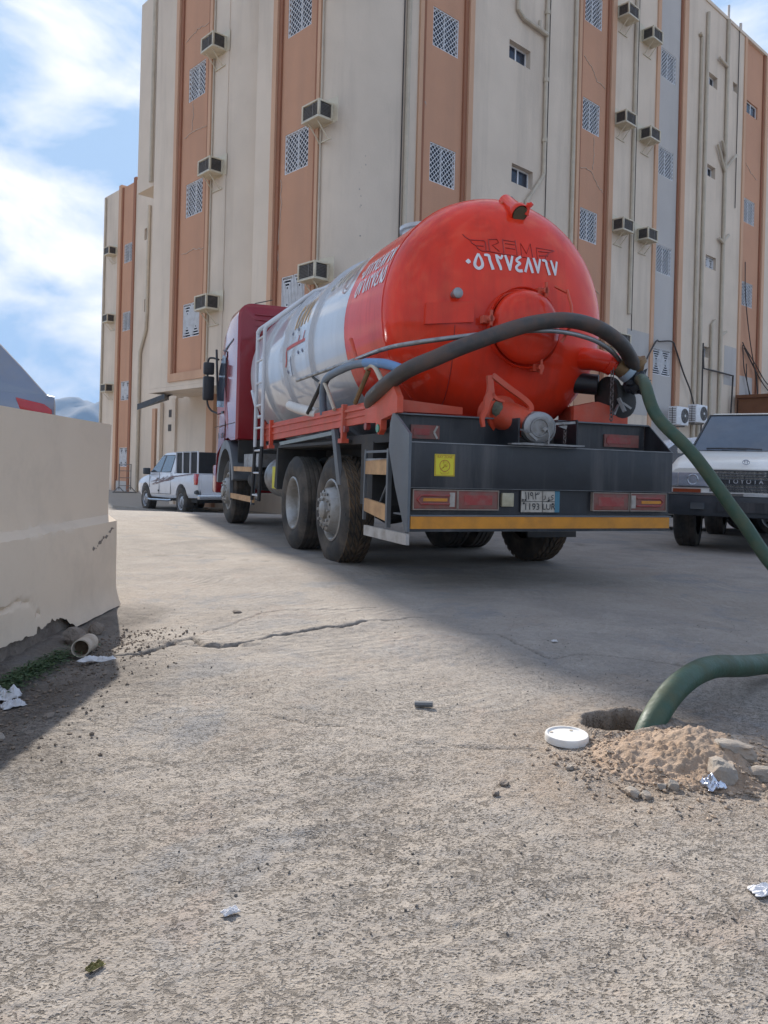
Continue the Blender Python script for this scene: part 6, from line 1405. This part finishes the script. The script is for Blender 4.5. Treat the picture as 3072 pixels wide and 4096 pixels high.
# top and far end caps
mbw = MB(); mbw.add(vs_, fs_)
top = [vs_[i*n+NZ] for i in range(len(ysw))]; tb_ = [(-2.05, p[1], p[2]) for p in top]
mbw.add(top + tb_, [(i, i+1, len(top)+i+1, len(top)+i) for i in range(len(top)-1)])
end = vs_[-n:]; eb = [(-2.05, p[1], p[2]) for p in end]; mbw.add(end + eb, [(j, j+1, n+j+1, n+j) for j in range(NZ)])
mbw.build('render_face', m_lw, RW, smooth=40)
cw = MB(); vs_ = []; fs_ = []
for y in ysw:
    for j in range(9):
        z = -0.12 + 0.50*j/8; vs_.append((wall_x(y, 0.3) - 0.035 + 0.05*max(0, (0.1-z))*2 + 0.02*noise.noise(Vector((y*9, z*12, 0))), y, z))
for i in range(len(ysw)-1):
    for j in range(8): a = i*9+j; fs_.append((a, a+9, a+10, a+1))
cw.add(vs_, fs_); cw.build('exposed_core', m_raw, RW, smooth=30)
pk_ = MB(); rnd_ = random.Random(2)
for k in range(16):
    y = 4.74+0.024*k; z = 0.40+0.0075*k+rnd_.uniform(-.01, .01); r_ = rnd_.uniform(.004, .014); x = wall_x(y, z)+0.001
    pk_.add([(x, y+r_*1.5*cos(t), z+r_*rnd_.uniform(.6, 1.2)*sin(t)) for t in [2*pi*j/8 for j in range(8)]], [tuple(range(8))])
tag(pk_.build('chipped_spots', m_raw, RW, merge=False), kind='stuff')
# broken lumps at the wall foot
for k, (x, y, s_, lab) in enumerate(((-1.60, 4.17, 0.06, 'jagged lump of old concrete wedged under the broken wall base'), (-1.58, 4.42, 0.045, 'smaller concrete lump at the wall foot behind the pipe stub'))):
    b_ = bmesh.new(); bmesh.ops.create_icosphere(b_, subdivisions=2, radius=s_)
    for v in b_.verts: v.co = v.co*(1+0.5*noise.noise(v.co*20+Vector((k, 0, 0))))
    m_ = bpy.data.meshes.new('rubble_lump'); b_.to_mesh(m_); b_.free(); o = put('rubble_lump', m_, m_raw, loc=(x, y, ground_z(x, y)+s_*0.5)); tag(o, lab, 'rubble')
# ------------------------------------------------------------------ foreground bits
def gz(x, y): return ground_z(x, y)
m_pvc = mat('white_pvc', (0.74, 0.73, 0.70), 0.35, var=0.03, dirt=(0.45, 0.36, 0.26), dirt_amt=0.45, ds=14)
m_pvc2 = mat('aged_pvc', (0.50, 0.44, 0.36), 0.5, var=0.08, dirt=(0.25, 0.18, 0.12), dirt_amt=0.6, ds=10)
ps = thing('pipe_stub', 'short open end of cream plastic pipe lying at the broken wall foot', 'pipe', (-1.475, 3.93, gz(-1.5, 3.9)+0.052), 0)
ps.rotation_euler = (radians(-4), 0, radians(9)); ps.scale = (0.8, 0.8, 0.8)
MB().lathe([(0.048, -0.05), (0.055, -0.05), (0.055, 0.22), (0.048, 0.22), (0.048, -0.05)], (0, 0, 0), 'y', 28).build('pipe_wall', m_pvc2, ps, smooth=40)
MB().cyl((0, 0.02, 0), 0.0475, 0.004, 'y', 24).build('packed_mud', mat('dark_mud', (0.10, 0.065, 0.04), 0.9, var=0.3, vs_=20, bump=0.5, bs=40), ps)
cx, cy = 0.655, 2.735; cz = gz(cx, cy)
pc = thing('drain_cover', 'round white plastic drain cap lying upside on the concrete beside the hole', 'cap', (cx, cy, cz+0.004), 0.3); pc.rotation_euler = (radians(2), radians(-1.5), 0.3)
MB().lathe([(0.001, 0.019), (0.060, 0.019), (0.066, 0.024), (0.072, 0.024), (0.0745, 0.019), (0.0745, 0.0), (0.001, 0.0)], (0, 0, 0), 'z', 48).build('rim', m_pvc, pc, smooth=35)
for x_, y_ in ((0.035, 0.030), (-0.04, 0.035)): MB().cyl((x_, y_, 0.0192), 0.006, 0.002, 'z', 12).build('moulded_dot', m_pvc2, pc)
def crumple(name, x, y, sx, sy, h_, m, lab, cat, seed, rz=0.0, gx=26):
    vs_, fs_ = [], []
    for i in range(gx):
        for j in range(gx):
            u, v = i/(gx-1)-.5, j/(gx-1)-.5; e = 0.12*noise.noise(Vector((u*5+seed, v*5, seed)))
            px, py = u*sx*(1+e*1.6), v*sy*(1-e*1.4)
            z = h_*(0.45+0.9*noise.noise(Vector((u*4+seed, v*4, 2)))+0.6*abs(noise.noise(Vector((u*10, v*10+seed, 4)))))*(1-(2*max(abs(u), abs(v)))**4*0.8)
            vs_.append((px, py, max(0.001, z)))
    for i in range(gx-1):
        for j in range(gx-1): a = i*gx+j; fs_.append((a, a+gx, a+gx+1, a+1))
    o = MB().add(vs_, fs_).build(name, m, None, smooth=22); o.location = (x, y, gz(x, y)+0.006); o.rotation_euler = (0, 0, rz)
    md_ = o.modifiers.new('solid', 'SOLIDIFY'); md_.thickness = 0.0015
    return tag(o, lab, cat)
m_paper = mat('white_paper', (0.66, 0.66, 0.68), 0.8, var=0.05, dirt=(0.4, 0.34, 0.28), dirt_amt=0.4, ds=18)
m_foil = mat('crumpled_foil', (0.55, 0.58, 0.66), 0.22, metal=0.9, var=0.2, vs_=30)
crumple('paper_scrap', -1.33, 3.75, 0.17, 0.06, 0.022, m_paper, 'flat white paper scrap on the ground in front of the pipe stub', 'litter', 3, 0.15)
crumple('crumpled_tissue', -1.52, 3.20, 0.13, 0.10, 0.045, m_paper, 'crumpled white tissue at the left edge under the wall', 'litter', 7, 0.4)
crumple('plastic_scrap', -1.43, 3.10, 0.09, 0.05, 0.03, m_paper, 'small white scrap just right of the crumpled tissue', 'litter', 9, 0.9)
crumple('foil_scrap', 0.985, 2.315, 0.062, 0.055, 0.034, m_foil, 'crumpled silver foil scrap in front of the concrete chunks', 'litter', 12, 0.3)
crumple('paper_scrap', -0.29, 1.615, 0.036, 0.022, 0.010, m_paper, 'tiny pale blue-white paper scrap in the near left foreground', 'litter', 15, 0.6)
crumple('plastic_scrap', 0.87, 1.735, 0.09, 0.04, 0.012, m_paper, 'white scrap on the concrete at the far right edge of the foreground', 'litter', 18, 0.2)
crumple('leaf_scrap', -0.50, 1.435, 0.032, 0.016, 0.008, mat('olive_scrap', (0.14, 0.12, 0.03), 0.7, var=0.3, vs_=20), 'small olive leaf scrap at the bottom left of the foreground', 'litter', 21, 0.9)
crumple('plastic_scrap', 0.95, 4.30, 0.03, 0.02, 0.01, m_paper, 'tiny white speck of litter in the tanker shadow', 'litter', 25, 0.2)
tw = MB().tube([(0.145, 3.115, 0), (0.215, 3.105, 0.003)], 0.012, 8).build('pipe_offcut', mat('grey_plastic', (0.16, 0.165, 0.17), 0.5), None, smooth=40); tw.location = (0, 0, gz(0.18, 3.11)+0.012); tag(tw, 'short grey plastic offcut lying in the middle of the sunlit concrete', 'litter')
def stone_mesh(s_, seed, flat_=0.6, sub=2, ang=1.0):
    b_ = bmesh.new(); bmesh.ops.create_icosphere(b_, subdivisions=sub, radius=1)
    for v in b_.verts:
        p = v.co.copy(); k = 1+0.35*noise.noise(p*1.3+Vector((seed, 0, 0)))+0.15*noise.noise(p*4+Vector((seed, 5, 0)))
        q = Vector((max(-.75, min(.75, p.x)), max(-.7, min(.7, p.y)), max(-.6, min(.6, p.z))))
        v.co = (p*(1-ang*0.5)+q*ang*0.5)*k*s_; v.co.z *= flat_
    m_ = bpy.data.meshes.new('stone'); b_.to_mesh(m_); b_.free(); m_.shade_smooth(); m_.set_sharp_from_angle(angle=radians(28)); return m_
m_chunk = mat('broken_concrete', (0.31, 0.275, 0.235), 0.95, var=0.15, vs_=12, bump=0.8, bs=60, dirt=(0.34, 0.24, 0.16), dirt_amt=0.7, ds=12, bd=0.01)
for k, (x, y, s_, f_, lab, sc) in enumerate(((1.135, 2.50, 0.06, 0.55, 'flat sand-dusted concrete chunk against the heap, farthest of the three big chunks', (1.25, .8, 1)),
    (1.045, 2.395, 0.068, 0.60, 'largest angular concrete chunk, directly behind the silver foil', (1.15, .75, 1.1)), (1.175, 2.40, 0.05, 0.6, 'smooth oblong concrete chunk, rightmost of the three big chunks', (1.3, .75, 1)),
    (0.60, 2.46, 0.014, .7, 'small round clod left of the heap', (1, 1, 1)), (0.74, 2.285, 0.022, .7, 'brown stone at the front left foot of the sand heap', (1.3, 1, 1)), (0.775, 2.265, 0.018, .7, 'grey pebble beside the brown stone before the heap', (1, 1.1, 1)),
    (0.865, 2.30, 0.020, .9, 'round clod standing at the front of the sand heap', (1, 1, 1)), (0.835, 2.31, 0.016, .8, 'dark clod left of the round one at the heap front', (1, 1, 1)), (0.38, 2.34, 0.016, .7, 'dark grey stone on the concrete left of the sand patch', (1.3, .9, 1)),
    (0.345, 2.27, 0.012, .8, 'small black stone just before the dark grey stone', (1, 1, 1)), (-0.905, 5.01, 0.022, .5, 'small dark stone alone on the sunlit concrete near the wall corner', (1.5, 1, 1)), (1.23, 2.72, 0.02, .7, 'pale stone on the sand beyond the heap at the right', (1.4, 1, 1)), (1.12, 2.76, 0.014, .8, 'reddish small stone behind the heap', (1, 1, 1)), (-1.19, 2.86, 0.018, .6, 'dark stone on the damp dirt below the wall', (1.4, 1, 1)), (-1.28, 2.68, 0.022, .4, 'flat brown stone on the damp dirt at the left', (1.5, 1, 1)))):
    o = put('concrete_chunk' if k < 3 else 'stone', stone_mesh(s_, k*3.7, f_, 3 if k < 3 else 2, 1.3), m_chunk if k not in (8, 9, 10, 13) else m_raw); o.scale = sc; o.rotation_euler = (0.1*k % 0.4, 0.15, k*1.3)
    hz = gz(x, y)
    if k == 0: hz += 0.03
    o.location = (x, y, hz + s_*f_*0.55); tag(o, lab, 'stone' if k >= 3 else 'concrete chunk')
# sand heap
m_sand = mat('dug_sand', (0.37, 0.275, 0.20), 0.96, var=0.10, vs_=9, bump=1.0, bs=110, bd=0.008, dirt=(0.27, 0.17, 0.10), dirt_amt=0.6, ds=16)
gx_, gy_ = 190, 140; X, Y = np.meshgrid(np.linspace(0.58, 1.42, gx_), np.linspace(2.16, 2.88, gy_))
dd = np.hypot((X-0.985)/0.255, (Y-2.535)/0.215); ridge = np.hypot((X-1.08)/0.13, (Y-2.62)/0.13)
Hh = 0.060*np.clip(1.2-dd, 0, 1)**0.9*1.1 + 0.036*np.exp(-ridge**2) 
Hh = np.where(X > 1.13, Hh*np.clip(1-(X-1.13)/0.05, 0, 1), Hh)
Hh = Hh*(1+0.5*fbm(X*11, Y*11, 4)) + 0.010*np.clip(fbm(X*9+5, Y*9, 3)*2, -0.3, 1)*(dd < 1.6) * np.clip(1.7-dd, 0, 1) + 0.016*np.clip(fbm(X*45, Y*45, 3, .7)+.1, 0, 1)*np.clip(1.8-dd, 0, 1)*2
base = heights(X, Y)[0]; rr2 = heights(X, Y)[2]
Z = np.where(Hh > 0.006, base+Hh-0.004, base-0.02); Z = np.where(rr2 < 1.1, base-0.03, Z)
o = MB(); co_ = np.stack([X, Y, Z], -1).reshape(-1, 3); me = bpy.data.meshes.new('sand_heap')
idx = (np.arange(gy_-1)[:, None]*gx_+np.arange(gx_-1)[None, :]).ravel(); me.from_pydata(co_.tolist(), [], np.stack([idx, idx+1, idx+1+gx_, idx+gx_], -1).tolist()); me.shade_smooth()
tag(put('sand_heap', me, m_sand), 'small heap of dug reddish sand beside the open hole', 'sand heap')
# loose clods and grit: uncountable, one object each
def scatter(name, m, pts, seed):
    rnd = random.Random(seed); V_, F_ = [], []; ic = [(0,0,1),(.9,0,.3),(.28,.85,.35),(-.72,.53,.3),(-.72,-.53,.35),(.28,-.85,.3),(.5,.4,-.5),(-.4,.5,-.5),(-.1,-.6,-.5)]
    fc = [(0,1,2),(0,2,3),(0,3,4),(0,4,5),(0,5,1),(1,6,2),(2,6,7),(2,7,3),(3,7,4),(4,7,8),(4,8,5),(5,8,1),(1,8,6),(6,8,7)]
    for x, y, z, s_ in pts:
        a = rnd.uniform(0, 6.28); ca, sa = cos(a), sin(a); kx, ky, kz = [s_*rnd.uniform(.6, 1.3) for _ in range(3)]; n0 = len(V_)
        for p in ic:
            q = (p[0]*kx*rnd.uniform(.8, 1.2), p[1]*ky*rnd.uniform(.8, 1.2), p[2]*kz*.75); V_.append((x+q[0]*ca-q[1]*sa, y+q[0]*sa+q[1]*ca, z+q[2]+kz*.25))
        F_ += [(n0+a_, n0+b_, n0+c) for a_, b_, c in fc]
    me = bpy.data.meshes.new(name); me.from_pydata(V_, [], F_); return tag(put(name, me, m), kind='stuff')
rnd = random.Random(4); P_ = []
def hz_arr(xs_, ys_): return heights(np.array([xs_]), np.array([ys_]))[0][0]
xs1, ys1, ss1 = [], [], []
for k in range(2600):
    a = rnd.uniform(0, 6.28); r_ = abs(rnd.gauss(0, 1)); x = 0.97+cos(a)*0.27*(0.75+0.5*r_); y = 2.53+sin(a)*0.22*(0.75+0.5*r_)
    if math.hypot((x-HOLE[0])/.19, (y-HOLE[1])/.14) < 1: continue
    xs1.append(x); ys1.append(y); ss1.append(0.0018+0.0085*rnd.random()**4)
zz = hz_arr(xs1, ys1)
gxi = lambda x, y: (int((x-0.58)/0.84*(gx_-1)), int((y-2.16)/0.72*(gy_-1)))
for x, y, s_, z in zip(xs1, ys1, ss1, zz):
    i, j = gxi(x, y)
    if 0 <= i < gx_ and 0 <= j < gy_: z = max(z, Z[j, i])
    P_.append((x, y, z, s_))
scatter('sand_clods', mat('sand_clod', (0.35, 0.27, 0.20), 0.95, var=0.25, vs_=25), P_, 2)
xs1, ys1, ss1 = [], [], []
for k in range(8500):
    y = 1.15+4.2*rnd.random()**1.6; x = rnd.uniform(-0.62, 0.62)*(y+0.25); 
    if x < -1.55: continue
    if vnoise(np.array([x*2.2+7]), np.array([y*2.2]))[0] < rnd.uniform(0.25, 0.75): continue
    if math.hypot((x-HOLE[0])/.19, (y-HOLE[1])/.14) < 1: continue
    xs1.append(x); ys1.append(y); ss1.append(0.0010+0.0040*rnd.random()**4)
scatter('grit', mat('dark_grit', (0.17, 0.15, 0.13), 0.9, var=0.5, vs_=30), [(x, y, z, s_) for x, y, s_, z in zip(xs1, ys1, ss1, hz_arr(xs1, ys1))], 8)
xs1, ys1, ss1 = [], [], []
for k in range(1500):
    y = rnd.uniform(2.4, 4.6); x = -1.52+abs(rnd.gauss(0, .22))+0.0*y; xs1.append(x); ys1.append(y); ss1.append(0.003+0.008*rnd.random()**3)
scatter('wall_foot_rubble', mat('brown_crumbs', (0.19, 0.15, 0.115), 0.95, var=0.4, vs_=25), [(x, y, z, s_) for x, y, s_, z in zip(xs1, ys1, ss1, hz_arr(xs1, ys1))], 9)
# weeds in the shade of the wall
V_, F_ = [], []; rnd = random.Random(6)
for k in range(2600):
    y = rnd.gauss(3.52, 0.20) if k % 3 else rnd.uniform(3.15, 3.95); x = -1.60+abs(rnd.gauss(0, 0.045)) + 0.02*(y-3.3); z = gz(x, y) if k % 20 == 0 else z if k else 0
    h_ = 0.012+0.035*rnd.random()**2; a = rnd.uniform(0, 6.28); l = 0.006+0.010*rnd.random(); b = (x, y, z+h_*rnd.uniform(.2, 1)); n0 = len(V_)
    t_ = rnd.uniform(-.5, .8)
    V_ += [(b[0], b[1], b[2]), (b[0]+cos(a)*l-.4*sin(a)*l, b[1]+sin(a)*l+.4*cos(a)*l, b[2]+t_*l), (b[0]+2*cos(a)*l, b[1]+2*sin(a)*l, b[2]+t_*l*.6), (b[0]+cos(a)*l+.4*sin(a)*l, b[1]+sin(a)*l-.4*cos(a)*l, b[2]+t_*l)]; F_.append((n0, n0+1, n0+2, n0+3))
me = bpy.data.meshes.new('weeds'); me.from_pydata(V_, [], F_); tag(put('weeds', me, mat('dark_weed_leaf', (0.045, 0.085, 0.03), 0.6, var=0.4, vs_=30)), kind='stuff')
# a little concrete block-like rim stones far away under the pickup
for k, (x, y, s_) in enumerate(((-5.6, 24.9, .12), (-5.0, 24.6, .10))):
    o = put('stone', stone_mesh(s_, 50+k, .7), m_chunk, loc=(x, y, -0.45)); tag(o, ['loose block under the white pickup, left one', 'loose block under the white pickup, right one'][k], 'stone')
# ------------------------------------------------------------------ hazy air
hz_ = MB().box(-2400, 2400, -300, 2900, -1.8, 330).build('haze', None)
hmt = bpy.data.materials.new('pale_haze'); hmt.use_nodes = True; nt = hmt.node_tree; nt.nodes.clear()
o_ = N(nt, 'ShaderNodeOutputMaterial'); pv = N(nt, 'ShaderNodeVolumePrincipled'); pv.inputs['Color'].default_value = (0.36, 0.60, 0.95, 1); pv.inputs['Density'].default_value = 0.0002; pv.inputs['Anisotropy'].default_value = 0.0
nt.links.new(pv.outputs[0], o_.inputs['Volume']); hz_.data.materials.append(hmt); tag(hz_, kind='stuff')
